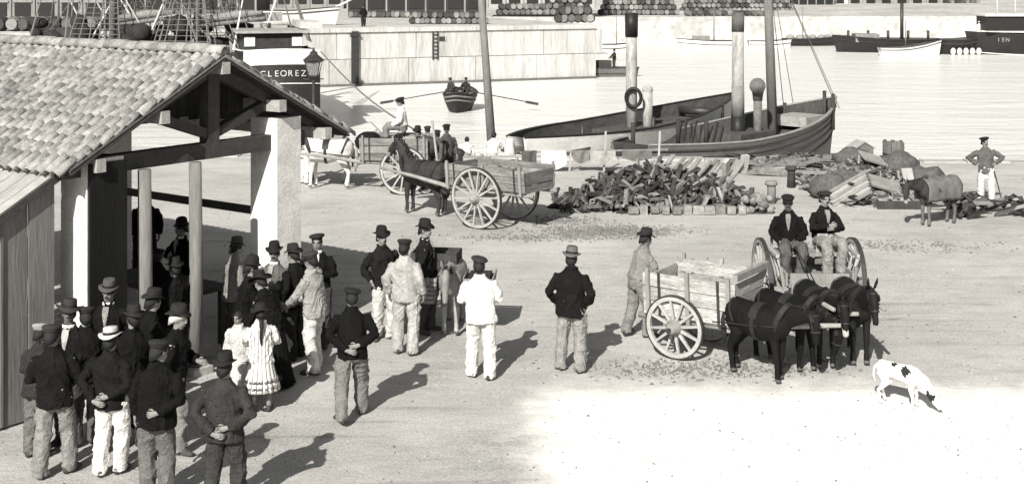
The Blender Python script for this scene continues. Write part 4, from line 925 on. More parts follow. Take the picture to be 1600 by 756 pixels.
cw = MB(); cw.tube([(.55, fy + .55, 3.3), (.55, fy + .55, 3.6), (.62, fy + .45, 3.85), (.72, fy + .28, 3.9)], [.18, .22, .28, .32], 14); cw.build('ventilator_cowl', M_hullg, b2, smooth=True)
cyl(b2, 'mast', (0, 2.3, 1.6), .21, .15, 9, M_spar, 14, lean=(-.25, -.2))
MB().box((0, fy, 1.95), (1.9, 2.4, .35)).build('engine_casing', M_deck, b2); MB().box((0, 4.3, 2.2), (1.6, 1.6, .4)).build('hatch', mat('hatch_cover', .3, .9), b2)
for k, (xx, yy) in enumerate(((-1.1, 4.9), (1.1, 5.1), (.05, 6.2), (-.9, -5.6), (1.3, -4.6), (-.5, -3.4), (.5, -3.0))): cyl(b2, 'bollard', (xx, yy, 1.8), .08, .08, 1.0 + .5 * (yy > 5), M_woodd, 8)
for k in range(9): MB().beam((-.9 + .22 * k, -2.9 + .1 * (k % 3), 1.9), (-.95 + .24 * k, -2.6, 2.55 + .15 * (k % 2)), .08, .08).build('engine_fitting', M_iron, b2)
for s in (-1, 1):
    q_ = MB()
    for xx in (.0, .3): q_.tube([(s * (1.35 - xx), 5.2 + xx, 2.7), (-.25, 2.2, 9.5)], [.018, .012], 5)
    q_.build('shroud', M_rope, b2)
# moored fishing boat with a leaning mast, two men aboard
fb = F(752, 250, 44.2); fz_ = WZ
b3 = boat('fishing_boat', 'open fishing boat with leaning mast tied up below the quay', 'boat', (fb.x, fb.y + .5), R(-78), 7.5, 2.4, lambda t: 1.55 + .5 * (2 * t - 1) ** 2, .5, mh=M_hullw, stern=.3, wale=(.3,))
cyl(b3, 'mast', (0, .45, 1.0), .17, .11, 7.6, M_spar, 12, lean=(-.02, -.55))
q_ = MB(); q_.tube([(0, .7, 3.2), (0, -2.9, 2.2), (0, -3.2, 2.1)], [.05, .07, .03], 8); 
GB = 'fishermen aboard the moored boat'
person('fisherman in white shirt bending with his back turned beside the leaning mast', F(727, 300, 44.0), -10, 1.70, .72, .22, None, 0, 'reachlow', lean=48, z=WZ + 1.08, group=GB, fine=False, hem=.95, collar=False)
person('fisherman in white shirt and pale trousers working upright at the leaning mast', F(769, 300, 44.0), -14, 1.74, .74, .48, None, 0, 'reach', lean=16, z=WZ + 1.08, group=GB, fine=False, hem=.95, collar=False)
sb = MB(); rs = []
for i in range(9): zz = i / 8; rs.append([Vector((math.cos(a) * (.34 - .22 * zz) * (1 + .14 * math.sin(4 * a + i)), math.sin(a) * (.3 - .2 * zz), zz * 1.6)) for a in [2 * math.pi * k / 16 for k in range(16)]])
sb.rings(rs); sb = sb.build('furled_sail', cloth(.52), None, F(797, 300, 43.9) * 1.0, smooth=True); sb.location.z = WZ + 1.0; tag(sb, 'pale furled sail bundled upright in the moored fishing boat', 'sail')
# rowing boat
rp = G(717, 176, WZ); b4 = boat('rowing_boat', 'dark clinker rowing boat seen end-on in mid basin', 'boat', (rp.x, rp.y + 1.6), R(176), 4.2, 2.1, lambda t: 1.0 + .25 * (2 * t - 1) ** 2, .45, mh=M_hullb, stern=.5, wale=(.2, .45), n=16, band=M_wood, bow_p=3.2, keel=-.4)
for yy in (-.9, .5): MB().box((0, yy, 1.08), (1.5, .28, .05)).build('thwart', M_wood, b4)
for s in (-1, 1):
    q_ = MB(); q_.tube([(s * .35, .2, 1.25), (s * 1.0, .35, 1.12), (s * 4.3, .5, .55)], [.035, .035, .03], 6); q_.box((s * 4.5, .5, .5), (.8, .05, .16), Matrix.Rotation(s * .17, 3, 'Y')); o = q_.build('oar', M_woodd, None, b4.location, b4.rotation_euler); tag(o, ('long oar reaching towards the mole side of the rowing boat', 'long oar reaching out past the fishing boat mast')[0 if s > 0 else 1], 'oar')
GR = 'men in the rowing boat'
person('oarsman in dark jacket seated in the rowing boat with arms out to the oars', (rp.x + .35, rp.y + 1.4, 0), 178, 1.7, .03, .04, 'cap', .02, 'oar', sit=.42, z=WZ + .80, group=GR, fine=False)
person('hunched man in brown coat sitting in the end of the rowing boat', (rp.x - .5, rp.y + 1.9, 0), 150, 1.66, .05, .05, 'cap', .04, 'lap', sit=.42, z=WZ + .80, lean=16, group=GR, fine=False)
# ship seen stern-on above the shed roof
rr0 = random.Random(9); sp_ = F(441, 80, 66); SHR = R(15); sp_ = sp_ + Vector((-math.sin(SHR) * 11, math.cos(SHR) * 11 - 11, 0))
ship = boat('cargo_ship', 'black cargo ship with white bulwark and name across its stern', 'ship', (sp_.x, sp_.y + 11), SHR, 22, 4.3, lambda t: 4.35 + .3 * (2 * t - 1) ** 2 - .25, .8, keel=-1.5, mh=M_hullb, stern=.78, wale=(1.55,), band=M_hullw, rail=M_hullw, n=20, bow_p=3)
def shp(x, y, z): return ship.matrix_basis @ Vector((x, y, z))
tr = MB()                                                # rounded counter: black below, white bulwark above
def arc(w_, y, z0, z1, dep, n=16):
    P = []
    for i in range(n + 1):
        u = -1 + 2 * i / n; P.append((Vector((u * w_, y - dep * (1 - u * u), z0 + .10 * (1 - u * u))), Vector((u * w_, y - dep * (1 - u * u) - .02, z1 + .10 * (1 - u * u)))))
    return P
for nm, z0, z1, m_ in (('counter', 1.0, 3.62, M_hullb), ('stern_bulwark', 3.62, 4.42, M_hullw)):
    mb = MB(); A_ = arc(1.95, -11.0, z0, z1, .75); k = len(A_); mb.add([a for a, b_ in A_] + [b_ for a, b_ in A_] + [a + Vector((0, .12, 0)) for a, b_ in A_] + [b_ + Vector((0, .12, 0)) for a, b_ in A_], [(i, i + 1, k + i + 1, k + i) for i in range(k - 1)] + [(2 * k + i, 3 * k + i, 3 * k + i + 1, 2 * k + i + 1) for i in range(k - 1)] + [(k + i, k + i + 1, 3 * k + i + 1, 3 * k + i) for i in range(k - 1)]); mb.build(nm, m_, ship, smooth=True)
mb = MB(); A_ = arc(2.03, -11.0, 2.65, 2.70, .77); k = len(A_); mb.tube([a for a, b_ in A_], [.03] * k, 6); mb.build('stern_moulding', M_hullw, ship)
def text(body, size, mt_, parent, name='letter', curve=None):
    adv = size * .78
    for i, ch in enumerate(body):
        cu = bpy.data.curves.new(name, 'FONT'); cu.body = ch; cu.size = size; cu.align_x = 'CENTER'; cu.extrude = .01
        o = bpy.data.objects.new('t', cu); me = bpy.data.meshes.new_from_object(o); bpy.data.objects.remove(o); bpy.data.curves.remove(cu)
        me.materials.clear(); me.materials.append(mt_)
        for v in me.vertices: v.co.x += (i - (len(body) - 1) / 2) * adv; v.co = curve(v.co)
        link(name, me, parent)
text('CLEOREZ', .44, mat('white_letter', .5, .8, 8, .5, .1, 30), ship, curve=lambda c_: Vector((c_.x, -11.0 - .77 * (1 - (c_.x / 2.02) ** 2) - .03 + c_.z, 3.02 + c_.y + .10 * (1 - (c_.x / 2.02) ** 2))))
MB().box((-.3, -6.5, 4.45), (3.2, 4.0, 1.5)).build('deckhouse', M_woodd, ship); MB().box((-.3, -6.5, 5.26), (3.9, 4.7, .12)).build('deckhouse_roof', mat('grey_canvas', .3, .9), ship)
for x in (-1.5, 1.0): MB().box((x, -8.53, 4.75), (.55, .06, .5)).build('window', mat('pale_curtain', .7, .6), ship)
for k in range(18): MB().box((0, 0, 0), (rr0.uniform(.3, .9), rr0.uniform(.3, .8), rr0.uniform(.3, .8))).build('deck_cargo', (M_woodd, M_wood, M_black)[k % 3], ship, (rr0.uniform(-1.7, 1.8), rr0.uniform(-3.5, 3), 4.3 + rr0.uniform(0, .9)), (0, rr0.uniform(-.3, .3), rr0.uniform(0, 3)))
MB().box((1.9, -5, 5.55), (1.2, 4.5, .35)).build('tarpaulin', cloth(.5), ship)
ms = cyl(ship, 'mast', (-2.0, 3.5, 3.6), .28, .22, 10, M_spar, 12)
MB().beam((-3.6, 3.4, 5.6), (1.2, 3.4, 5.75), .5, .55, (0, 1, 0)).build('furled_awning', cloth(.3), ship)
for s in (-1, 1):
    q_ = MB()
    for k in range(4): q_.tube([(s * 2.4 + (.0 if s > 0 else .1), -2.5 + k * .8, 4.4), (-1.6 if s < 0 else .6, 2.0, 11)], [.03, .02], 5)
    for k in range(8): f = .08 + k * .08; q_.tube([(s * 2.4 * (1 - f) + (-1.6 if s < 0 else .6) * f, -2.5 * (1 - f) + 2 * f, 4.4 + 6.6 * f), (s * 2.4 * (1 - f) + (-1.6 if s < 0 else .6) * f, -.1 * (1 - f) + 2 * f, 4.4 + 6.6 * f)], [.018, .018], 4)
    q_.build('shrouds', M_rope, ship)
# schooner rigging seen over the ridge
sc_p = F(235, 150, 74); sch = boat('schooner', 'dark schooner whose dense rigging rises behind the tiled roof', 'ship', (sc_p.x, sc_p.y), R(70), 19, 4.6, lambda t: 3.7 + .6 * (2 * t - 1) ** 2, .7, mh=M_hullb, stern=.6, wale=(.5,), n=18, keel=-1.2)
rr = random.Random(5)
for yy, nm in ((-3.2, 'mizzen'), (2.6, 'main')):
    cyl(sch, 'mast', (0, yy, 3.0), .24, .17, 11, M_spar, 12)
    for s in (-1, 1):
        q_ = MB()
        for k in range(6): q_.tube([(s * 2.25, yy - 2.2 + k * .75, 4.0), (0, yy, 12.5)], [.04, .03], 5)
        for k in range(13):
            f = .04 + k * .035; e = (1 - f); q_.tube([(s * 2.25 * e, yy - 2.2 * e, 4 + 8.5 * f), (s * 2.25 * e, yy + 1.55 * e, 4 + 8.5 * f)], [.022, .022], 4)
        q_.build('shrouds', M_rope, sch)
    q_ = MB(); q_.tube([(0, yy - .3, 5.4), (0, yy - 4.4, 5.9)], [.14, .10], 8); q_.build('boom', M_spar, sch, smooth=True)
    q_ = MB(); q_.tube([(0, yy - .4, 5.75), (.1, yy - 2.4, 6.05), (0, yy - 4.2, 6.2)], [.22, .26, .12], 10); q_.build('furled_sail', cloth(.22), sch, smooth=True)
for k in range(16):
    q_ = MB(); q_.tube([(rr.uniform(-2, 2), rr.uniform(-8, 8), 4.0), (rr.uniform(-.4, .4), rr.choice((-3.2, 2.6)) + rr.uniform(-.3, .3), rr.uniform(9, 13))], [.03, .025], 5); q_.build('line', M_rope, sch)
for k in range(26):
    yy = rr.uniform(-8, 8.5); o = MB().ell((0, 0, 0), (rr.uniform(.3, .8), rr.uniform(.4, .9), rr.uniform(.25, .6)), n=10, k=6).build('net_bundle', mat('tarred_net', .03, .95, 8, .6, .9, 25), sch, (rr.uniform(-1.4, 1.4), yy, rr.uniform(4.2, 5.6)), (rr.random(), 0, rr.random()), smooth=True)
for k in range(22):
    y0 = rr.uniform(-9, 8); q_ = MB(); q_.tube([(rr.uniform(-2, 2), y0, 4.2), (rr.uniform(-1.5, 1.5), y0 + rr.uniform(-2, 2), rr.uniform(7, 9))], [.06, .03], 5); q_.build('spar', M_spar if k % 3 else M_hullw, sch)
MB().box((.3, 5.6, 4.6), (2.0, 2.2, 1.2)).build('deckhouse', M_woodd, sch); MB().box((.3, -6.4, 4.5), (1.6, 1.6, 1.0)).build('deck_crate', M_wood, sch)
# mooring line
bo = G(716, 262); ml = MB(); a_, b_ = shp(2.0, -10.9, 4.3), Vector((bo.x, bo.y, .45)); ml.tube([a_ * (1 - f) + b_ * f - Vector((0, 0, .5 * math.sin(math.pi * f))) for f in [k / 10 for k in range(11)]], [.035] * 11, 5); tag(ml.build('mooring_line', M_rope), 'long mooring rope from the cargo ship stern down to the quay', 'rope')
bl = MB(); bl.lathe([(.20, -.05), (.17, .1), (.14, .32), (.20, .42), (.22, .5), (.12, .58), (.02, .6)], 14); tag(bl.build('bollard', M_iron, None, (bo.x, bo.y, 0), smooth=True), 'iron mooring bollard at the quay edge by the fishing boat', 'bollard')
# far craft
GF = 'craft moored along the far quay'
def far(name, label, x0, x1, wy, g_, fb_=1.4, flip=False, Bm=None, **k):
    a, b_ = G(x0, wy, WZ), G(x1, wy, WZ); L_ = (b_ - a).length; c_ = (a + b_) / 2; m_ = M_hullw if g_ > .4 else (M_hullb if g_ < .05 else M_hullg)
    return boat(name, label, 'boat', (c_.x, c_.y + 1.5), R(86 if flip else -88), L_, Bm or max(1.6, L_ * .3), lambda t: fb_ + .55 * max(0, t - .4) ** 1.4 * fb_, .4, mh=m_, stern=.5, n=14, keel=-.4, group=GF, rail=M_woodd, **k), L_
o, L_ = far('rowing_boat', 'small white boat at the end of the mole', 938, 992, 82, .7, .8); cyl(o, 'mast', (0, 0, .5), .05, .03, 3.6, M_spar, 8)
o, L_ = far('sailing_boat', 'long white boat with gear on deck by the far quay', 1062, 1162, 77, .7, .9, True); MB().box((0, 1, 1.1), (1, 2, .7)).build('cabin', M_wood, o); cyl(o, 'mast', (0, -.5, .6), .07, .04, 4.6, M_spar, 8)
o, L_ = far('rowing_boat', 'low white boat between the lighter funnel and its mast', 1172, 1240, 76, .7, .8)
o, L_ = far('barge', 'low dark barge heaped with cargo at the far quay', 1226, 1312, 73, .02, .9); cyl(o, 'mast', (0, -.8, .6), .06, .04, 4.4, M_spar, 8)
for k in range(6): MB().ell((rr.uniform(-.6, .6), -2.2 + k * .9, 1.0), (.5, .5, .4)).build('cargo_heap', M_wood, o, smooth=True)
o, L_ = far('barge', 'large black barge with stubby pipe moored at the far quay', 1310, 1478, 83, .02, 1.5, True, 4.5); cyl(o, 'pipe', (0, -1.5, 1.1), .2, .18, 4.4, M_iron, 10); MB().box((0, 2.5, 1.6), (2.4, 2.6, .9)).build('cabin', M_wood, o)
for k in range(5): cyl(o, 'bollard', (0.5, -4.5 + k * 2.2, 1.2), .15, .15, 1.2, M_iron, 8)
a = G(1415, 86, WZ); o = boat('sailing_boat', 'white boat with raised bow lying against the black barge', 'boat', (a.x, a.y - 1.5), R(-80), 7.0, 2.0, lambda t: .9 + 1.3 * max(0, t - .3) ** 1.5, .35, mh=M_hullw, stern=.5, n=14, keel=-.4, group=GF, wale=(.25,)); cyl(o, 'mast', (0, -.5, .5), .06, .04, 3.2, M_spar, 8)
o, L_ = far('barge', 'black barge with pale fenders between the large barge and the steamer', 1474, 1546, 86, .02, 1.6, False, 3.5)
for k in range(5): MB().ell((1.78, -1.6 + k * .7, .35), (.22, .3, .42)).build('fender', cloth(.6), o, smooth=True)
a = G(1640, 88, WZ); stm = boat('steamer', 'black steamer with white upper deck moored at the far quay', 'ship', (a.x, a.y + 3), R(88), 15, 5, lambda t: 2.2 + .3 * (2 * t - 1) ** 2, .3, mh=M_hullb, stern=.6, n=16, keel=-.6, group=GF, wale=(2.2,), band=M_hullw)
MB().box((0, .5, 3.4), (3.6, 11, 1.6)).build('deckhouse', M_black, stm); MB().box((0, .5, 4.28), (4.2, 11.6, .2)).build('awning', M_hullw, stm)
for k in range(6): cyl(stm, 'stanchion', (-1.9, -4.5 + k * 1.9, 4.3), .04, .04, 2.2, M_hullw, 6)
text('IEN', .6, mat('white_letter', .75), stm, curve=lambda c_: Vector((-2.56 - .0, -(c_.x) + 4.6, 1.5 + c_.y)))
a = G(958, 120, WZ); pn = boat('work_raft', 'small dark work punt lying off the end of the mole', 'boat', (a.x, a.y), R(-85), 4.2, 1.6, lambda t: .75, .2, mh=M_hullg, stern=.8, n=10, keel=-.2, bow_p=6); MB().box((0, -.8, 1.0), (.9, 1.2, .7)).build('winch_box', M_woodd, pn)
person('boatman in dark clothes standing on the small work punt', (a.x + .1, a.y, 0), 120, 1.68, .03, .05, 'cap', .02, 'reachlow', z=WZ + .6, fine=False)

# ---------------------------------------------------------------- background on the mole and the far shore
bar = MB(); bar.lathe([(.26, -.45), (.31, -.28), (.335, 0), (.31, .28), (.26, .45), (.25, .44), (.25, .43)], 12)
hoop = [MB().lathe([(r_ + .004, z_ - .03), (r_ + .012, z_), (r_ + .004, z_ + .03)], 12, caps=False) for r_, z_ in ((.285, -.36), (.327, -.13), (.327, .13), (.285, .36))]
for h in hoop: bar.add(h.V, h.Fc, 1)
bar_me = [bar.mesh('barrel', [mat('barrel_%d' % i, g_, .85, 5, .3, .2, 25, rnd=.3), M_iron]) for i, g_ in enumerate((.14, .06, .22))]
def barrel(p, ang, k, label, group, s=1.0, stand=False):
    o = link('barrel', bar_me[k % 3], None, p, (0, 0, ang) if stand else (R(90), 0, ang)); o.scale = (s, s, s); return tag(o, label, 'barrel', group)
rb = random.Random(3); nb = 0
def row(x0, x1, gy, z, n, lay, label, group, s=1.0, ang=0, skip=.0):
    global nb
    for l in range(lay):
        for i in range(n - l):
            if rb.random() < skip: continue
            px = x0 + (x1 - x0) * (i + .5 + l * .5) / n; p = G(px, gy, z); p.z = z + .33 * s + l * .56 * s; barrel(p, ang + rb.uniform(-.25, .25), rb.randrange(3), label, group, s); nb += 1
MTg = MT - .02
row(-8, 160, 49, MTg, 8, 1, 'large cask on the mole edge behind the tiled roof', 'casks at the near end of the mole' , 1.6); row(15, 130, 44, MTg, 7, 1, 'cask in the second row behind the tiled roof', 'second row of casks on the mole', 1.3, .6)
row(640, 762, 38, MTg, 15, 2, 'cask in the low stack in front of the dark warehouse', 'casks stacked by the warehouse', .85)
row(545, 640, 28, MTg, 13, 1, 'cask along the foot of the dark warehouse', 'casks along the warehouse'); row(775, 865, 24, MTg, 10, 2, 'cask beside the grey wagon on the mole', 'casks by the wagon', 1.0, .3)
row(868, 928, 36, MTg, 6, 2, 'cask in the pile at the end of the mole', 'casks at the end of the mole', 1.2); row(850, 925, 24, MTg, 8, 3, 'cask in the tall stack at the end of the mole', 'tall cask stack on the mole', 1.1)
FZ = 1.0
row(935, 1060, 24, FZ, 17, 3, 'cask stacked on the far quay behind the launch funnel', 'casks on the far quay', 1.25); row(1062, 1240, 20, FZ, 24, 3, 'cask stacked on the far quay behind the lighter', 'casks on the far quay behind the lighter', 1.2)
row(1070, 1200, 25.5, FZ, 14, 1, 'cask lying along the edge of the far quay', 'casks along the far quay edge', 1.2, .5)
row(1470, 1535, 14, FZ, 8, 2, 'cask near the steamer on the far shore', 'casks by the steamer', 1.3)
def warehouse(label, x0, x1, gy, z, h, dep, mw, mr, nwin, roof=1.4, door=True, mt2=None):
    a, b_ = G(x0, gy, z), G(x1, gy, z); c_ = (a + b_) / 2; L_ = (b_ - a).length; o = thing('warehouse', label, 'building', (c_.x, c_.y, z), 0)
    MB().box((0, dep / 2, h / 2), (L_, dep, h)).build('wall', mw, o)
    MB().add([(-L_ / 2 - .3, -.4, h), (L_ / 2 + .3, -.4, h), (L_ / 2 + .3, dep + .4, h), (-L_ / 2 - .3, dep + .4, h), (-L_ / 2 - .3, dep / 2, h + roof), (L_ / 2 + .3, dep / 2, h + roof)], [(0, 1, 5, 4), (2, 3, 4, 5), (0, 4, 3), (1, 2, 5), (3, 2, 1, 0)]).build('roof', mr, o)
    for i in range(nwin):
        x = -L_ / 2 + L_ * (i + .5) / nwin
        MB().box((x, -.03, h * .42), (1.5, .1, h * .6)).build('door' if i % 2 else 'window', mt2 or M_black, o); MB().box((x, -.06, h * .74), (1.8, .14, .15)).build('lintel', M_wood, o)
    for i in range(nwin + 1):
        x = -L_ / 2 + L_ * i / nwin; MB().box((x, -.08, h / 2), (.16, .16, h)).build('pilaster', M_wood, o)
    return o
warehouse('long dark timber warehouse standing on the mole', 543, 757, 24, MTg, 5.5, 9, M_woodd, M_woodd, 7)
warehouse('grey shed with dark openings beside the warehouse on the mole', 762, 930, 13, MTg, 4.5, 8, M_stone, mat('grey_roof', .25), 6)
warehouse('low grey store on the mole behind the schooner rigging', 170, 400, 22, MTg, 4.2, 8, mat('drab_wall', .10, .9, .6, .4), M_woodd, 8)
warehouse('pale walled store on the mole behind the casks', -20, 165, 30, MTg, 2.2, 5, mat('pale_wall', .22, .9, .6, .4), mat('dark_roof', .06), 5)
warehouse('pale customs building behind the cargo ship on the mole', 404, 536, 14, MTg, 5, 8, mat('pale_wall', .5), M_stone, 5)
warehouse('dark store with slatted doors on the far shore', 1248, 1302, 15, FZ, 4.4, 7, M_woodd, M_woodd, 4)
warehouse('long grey stone store on the far shore above the black barge', 1324, 1470, 14, FZ, 4.4, 8, mat('mottled_stone', .24, .9, .5, .45, .2, 3, fine=.4), M_stone, 6)
warehouse('pale house on the far shore behind the steamer', 1478, 1640, 6, FZ, 5.5, 8, mat('pale_wall', .5), mat('grey_roof', .25), 6)
warehouse('long drab store on the far shore behind the casks', 940, 1245, 8, FZ, 4.6, 8, mat('drab_wall', .2), M_woodd, 14)
sh = thing('arched_niche', 'small white arched stone doorway beside the dark store', 'gateway', G(1313, 14, FZ), 0)
for s in (-1, 1): MB().box((s * .9, 0, 1.1), (.5, .6, 2.2)).build('jamb', M_plaster, sh)
ar = MB(); rs = [[Vector((math.cos(a) * r_, y, 2.2 + math.sin(a) * r_ * 1.25)) for r_, y in ((.65, -.3), (1.15, -.3), (1.15, .3), (.65, .3))] for a in [math.pi * k / 10 for k in range(11)]]; ar.rings(rs); ar.build('arch', M_plaster, sh)
MB().box((0, .2, 1.4), (1.3, .1, 2.8)).build('door', M_black, sh)
# rough vegetation behind the far stores
tr_m = mat('foliage', .07, .9, .8, .5, 0, 4)
def tree(p, h, w_, label, seed):
    rt_ = random.Random(seed); o = thing('tree', label, 'tree', p, 0, 'trees behind the far stores'); MB().tube([(0, 0, 0), (.1, 0, h * .3), (0, .1, h * .6)], [.28, .2, .12], 8).build('trunk', M_woodd, o)
    mb = MB()
    for k in range(420):
        a = rt_.uniform(0, 6.28); u = rt_.uniform(-1, 1); rr_ = rt_.random() ** .4; cl = noise.noise(Vector((math.cos(a) * 2, u * 2, seed))) * .5 + .85
        c_ = Vector((math.cos(a) * math.sqrt(1 - u * u) * w_ * rr_ * cl, math.sin(a) * math.sqrt(1 - u * u) * w_ * rr_ * cl, h * .62 + u * h * .36 * rr_ * cl)); s_ = rt_.uniform(.2, .45)
        v = [c_ + Vector((rt_.uniform(-s_, s_), rt_.uniform(-s_, s_), rt_.uniform(-s_, s_))) for _ in range(4)]; mb.add(v, [(0, 1, 2), (0, 2, 3), (1, 3, 2)])
    mb.build('crown', tr_m, o)
for k in range(14): tree(G(rb.choice((600, 700, 960, 1060, 1130, 1200, 1280, 1350, 1420, 1500, 1560)) + rb.uniform(-30, 30), rb.uniform(4, 10), FZ), rb.uniform(5, 7), rb.uniform(2.2, 3.2), 'dark leafy tree rising behind the stores', k)
# boat hauled out on the mole, wagon, figure
a = G(468, 40, MTg); hb_ = boat('hauled_boat', 'white boat with long bowsprit hauled out on the mole', 'boat', (a.x, a.y), R(-84), 6.2, 1.9, lambda t: 1.2 + .5 * max(0, t - .4), .35, mh=M_hullw, stern=.4, n=14, keel=0.05, wale=(.25,)); hb_.location.z = MTg; q_ = MB(); q_.tube([(0, 2.6, 1.3), (0, 5.2, 2.6)], [.1, .05], 8); q_.build('bowsprit', M_hullw, hb_)
for s in (-1, 1): MB().beam((s * 1.0, -.5, 0), (s * .55, -.5, .6), .12, .12).build('prop', M_wood, hb_)
a = G(568, 42, MTg); person('dark-clad figure standing near the edge of the mole', a, 190, 1.7, .02, .03, 'cap', .02, 'down', z=MTg, fine=False)
a = G(1540, 84, -.0); person('sailor in white standing on the black barge beside the steamer', (G(1538, 86, WZ).x, G(1538, 86, WZ).y + 1.5, 0), 170, 1.7, .7, .7, 'cap', .6, 'down', z=WZ + 1.85, fine=False)
a = G(1020, 31, MTg)
# ---------------------------------------------------------------- quayside things
lp = F(490, 300, 37.5); lamp = thing('street_lamp', 'iron gas lamp with glazed lantern on a tall post behind the shed', 'street lamp', (lp.x, lp.y, 0))
LT = CAMH - 110 * 37.5 / FPX
MB().tube([(0, 0, 0), (0, 0, .5), (0, 0, .55), (0, 0, LT - .85)], [.11, .10, .06, .045], 12).build('post', M_iron, lamp, smooth=True)
zl = LT - .72; fr = MB()
for sx in (-1, 1):
    for sy in (-1, 1): fr.beam((sx * .13, sy * .13, zl), (sx * .22, sy * .22, zl + .42), .03, .03)
for r_, z_ in ((.14, zl), (.235, zl + .42)):
    for s in (-1, 1): fr.box((0, s * r_, z_), (2 * r_ + .03, .03, .035)); fr.box((s * r_, 0, z_), (.03, 2 * r_ + .03, .03))
fr.build('lantern_frame', M_iron, lamp)
gl = bpy.data.materials.new('lantern_glass'); gl.use_nodes = True; gb = gl.node_tree.nodes['Principled BSDF']; gb.inputs['Transmission Weight'].default_value = .85; gb.inputs['Roughness'].default_value = .15; gb.inputs['Base Color'].default_value = (.8, .8, .78, 1)
for s in (-1, 1):
    for ax in (0, 1):
        P = [(-.12, .128), (.12, .128), (.21, .218), (-.21, .218)]; Q = [Vector((x, s * y, zl + (.01 if i < 2 else .40))) if ax == 0 else Vector((s * y, x, zl + (.01 if i < 2 else .40))) for i, (x, y) in enumerate(P)]; nn = Vector((0, s * .006, 0)) if ax == 0 else Vector((s * .006, 0, 0))
        MB().add(Q + [v + nn for v in Q], [(0, 1, 2, 3), (7, 6, 5, 4), (0, 4, 5, 1), (1, 5, 6, 2), (2, 6, 7, 3), (3, 7, 4, 0)]).build('pane', gl, lamp)
MB().lathe([(.34, zl + .44), (.30, zl + .47), (.12, zl + .62), (.11, zl + .68), (.05, zl + .72), (.02, zl + .82)], 8).build('lantern_roof', M_iron, lamp)
MB().lathe([(.04, zl), (.03, zl + .15), (.05, zl + .2), (.01, zl + .3)], 8).build('burner', M_hullw, lamp)
MB().beam((-.3, 0, zl - .1), (.3, 0, zl - .1), .03, .03, (0, 1, 0)).build('ladder_bar', M_iron, lamp)
GQ = 'people at the far cart'
person('carter in white shirt and dark cap sitting high on the load of the far cart', c2 + fwd(az2) * .2, 95, 1.72, .72, .2, 'cap', .02, 'lap', sit=.42, z=1.35, group=GQ, fine=False, lean=6, hem=.95)
person('boy in flat cap and dark jacket watching behind the far cart', G(666, 286), 170, 1.62, .05, .06, 'cap', .03, 'down', group=GQ, fine=False, shirt=.6)
person('man in grey jacket with dark trousers leaning on the pole by the far cart', G(684, 300), 165, 1.70, .09, .02, 'cap', .02, 'reachlow', group=GQ, fine=False, lean=6)
person('tall man in grey jacket and peaked cap standing behind the man with the pole', G(698, 294), 200, 1.78, .07, .03, 'cap', .015, 'down', group=GQ, fine=False, yaw=-20)
person('groom in white clothes holding the head of the pale horse', G(476, 288), -60, 1.66, .66, .6, 'scarf', .6, 'reach', group=GQ, fine=False, tache=False)
person('man in black jacket and brimmed hat standing at the wheel of the far cart', G(652, 297), 150, 1.72, .02, .03, 'fedora', .02, 'pocket', group=GQ, fine=False)
pl = G(690, 308); q_ = MB(); q_.tube([(pl.x + .02, pl.y - .2, 0), (pl.x - .25, pl.y, 2.05)], [.04, .03], 8); tag(q_.build('pole', M_wood, smooth=True), 'long wooden pole held upright beside the far cart', 'pole')
# firewood pile
rw = random.Random(11)
fw_p = G(1028, 322); pile = thing('wood_pile', 'long heap of split firewood and boards on the quay in front of the lighter', 'wood pile', (fw_p.x, fw_p.y, 0))
M_log = mat('split_wood', .05, .9, 6, .45, .5, 40, (1, 1, .3), rnd=.8); M_logp = mat('split_wood_pale', .20, .9, 6, .35, .4, 40, rnd=.3)
lm = []
for k in range(8):
    mb = MB(); w_, h_, l_ = rw.uniform(.06, .13), rw.uniform(.04, .09), rw.uniform(.32, .65); mb.box((0, 0, 0), (l_, w_, h_), taper=rw.uniform(.55, .95)); lm.append((mb.mesh('log', M_log), mb.mesh('log', M_logp)))
core = MB(); rs = []
for zz, kx, ky in ((0, 1, 1), (.35, .80, .78), (.62, .6, .5), (.82, .4, .2)): rs.append([Vector((math.cos(a) * 2.45 * kx, math.sin(a) * .95 * ky, zz + .06 * math.sin(5 * a))) for a in [2 * math.pi * k / 24 for k in range(24)]])
core.rings(rs); core.build('heap_core', mat('wood_core', .03, .9, 8, .5, .6, 20), pile)
for k in range(296):
    u = rw.uniform(-1, 1); v = rw.uniform(-1, .75); hh = max(.02, (1 - abs(u) ** 1.7) * (1 - abs(v) ** 1.6)) * .98
    a = rw.gauss(.55, .5); tl = rw.gauss(-.45, .45)
    link('log', lm[rw.randrange(8)][1 if rw.random() < .22 else 0], pile, (u * 2.65, v * 1.12, hh + rw.uniform(.0, .10)), (rw.uniform(-.6, .6), tl, a + rw.choice((0, 1.2))))
for k in range(11): MB().box((0, 0, 0), (rw.uniform(.18, .3), .22, rw.uniform(.15, .27)), taper=.94).build('block', mat('pile_block', .2, .9, 8, .5, .6, 30, rnd=.3), pile, (-.75 + k * .27, -1.16 + rw.uniform(-.05, .05), .115), (0, 0, rw.uniform(-.1, .1)))
chips = MB()
for k in range(800):
    u = rw.uniform(-1, 1); v = rw.uniform(-1, .8); hh = max(.02, (1 - abs(u) ** 1.7) * (1 - abs(v) ** 1.6)) * .93
    chips.box((u * 2.6, v * 1.1, hh + rw.uniform(-.05, .07)), (rw.uniform(.1, .28), rw.uniform(.03, .06), rw.uniform(.02, .05)), (Matrix.Rotation(rw.uniform(0, 6.28), 3, 'Z') @ Matrix.Rotation(rw.gauss(0, .6), 3, 'Y')), m=0 if rw.random() < .7 else 1)
stuff(chips.build('wood_chips', [M_log, M_logp], pile))
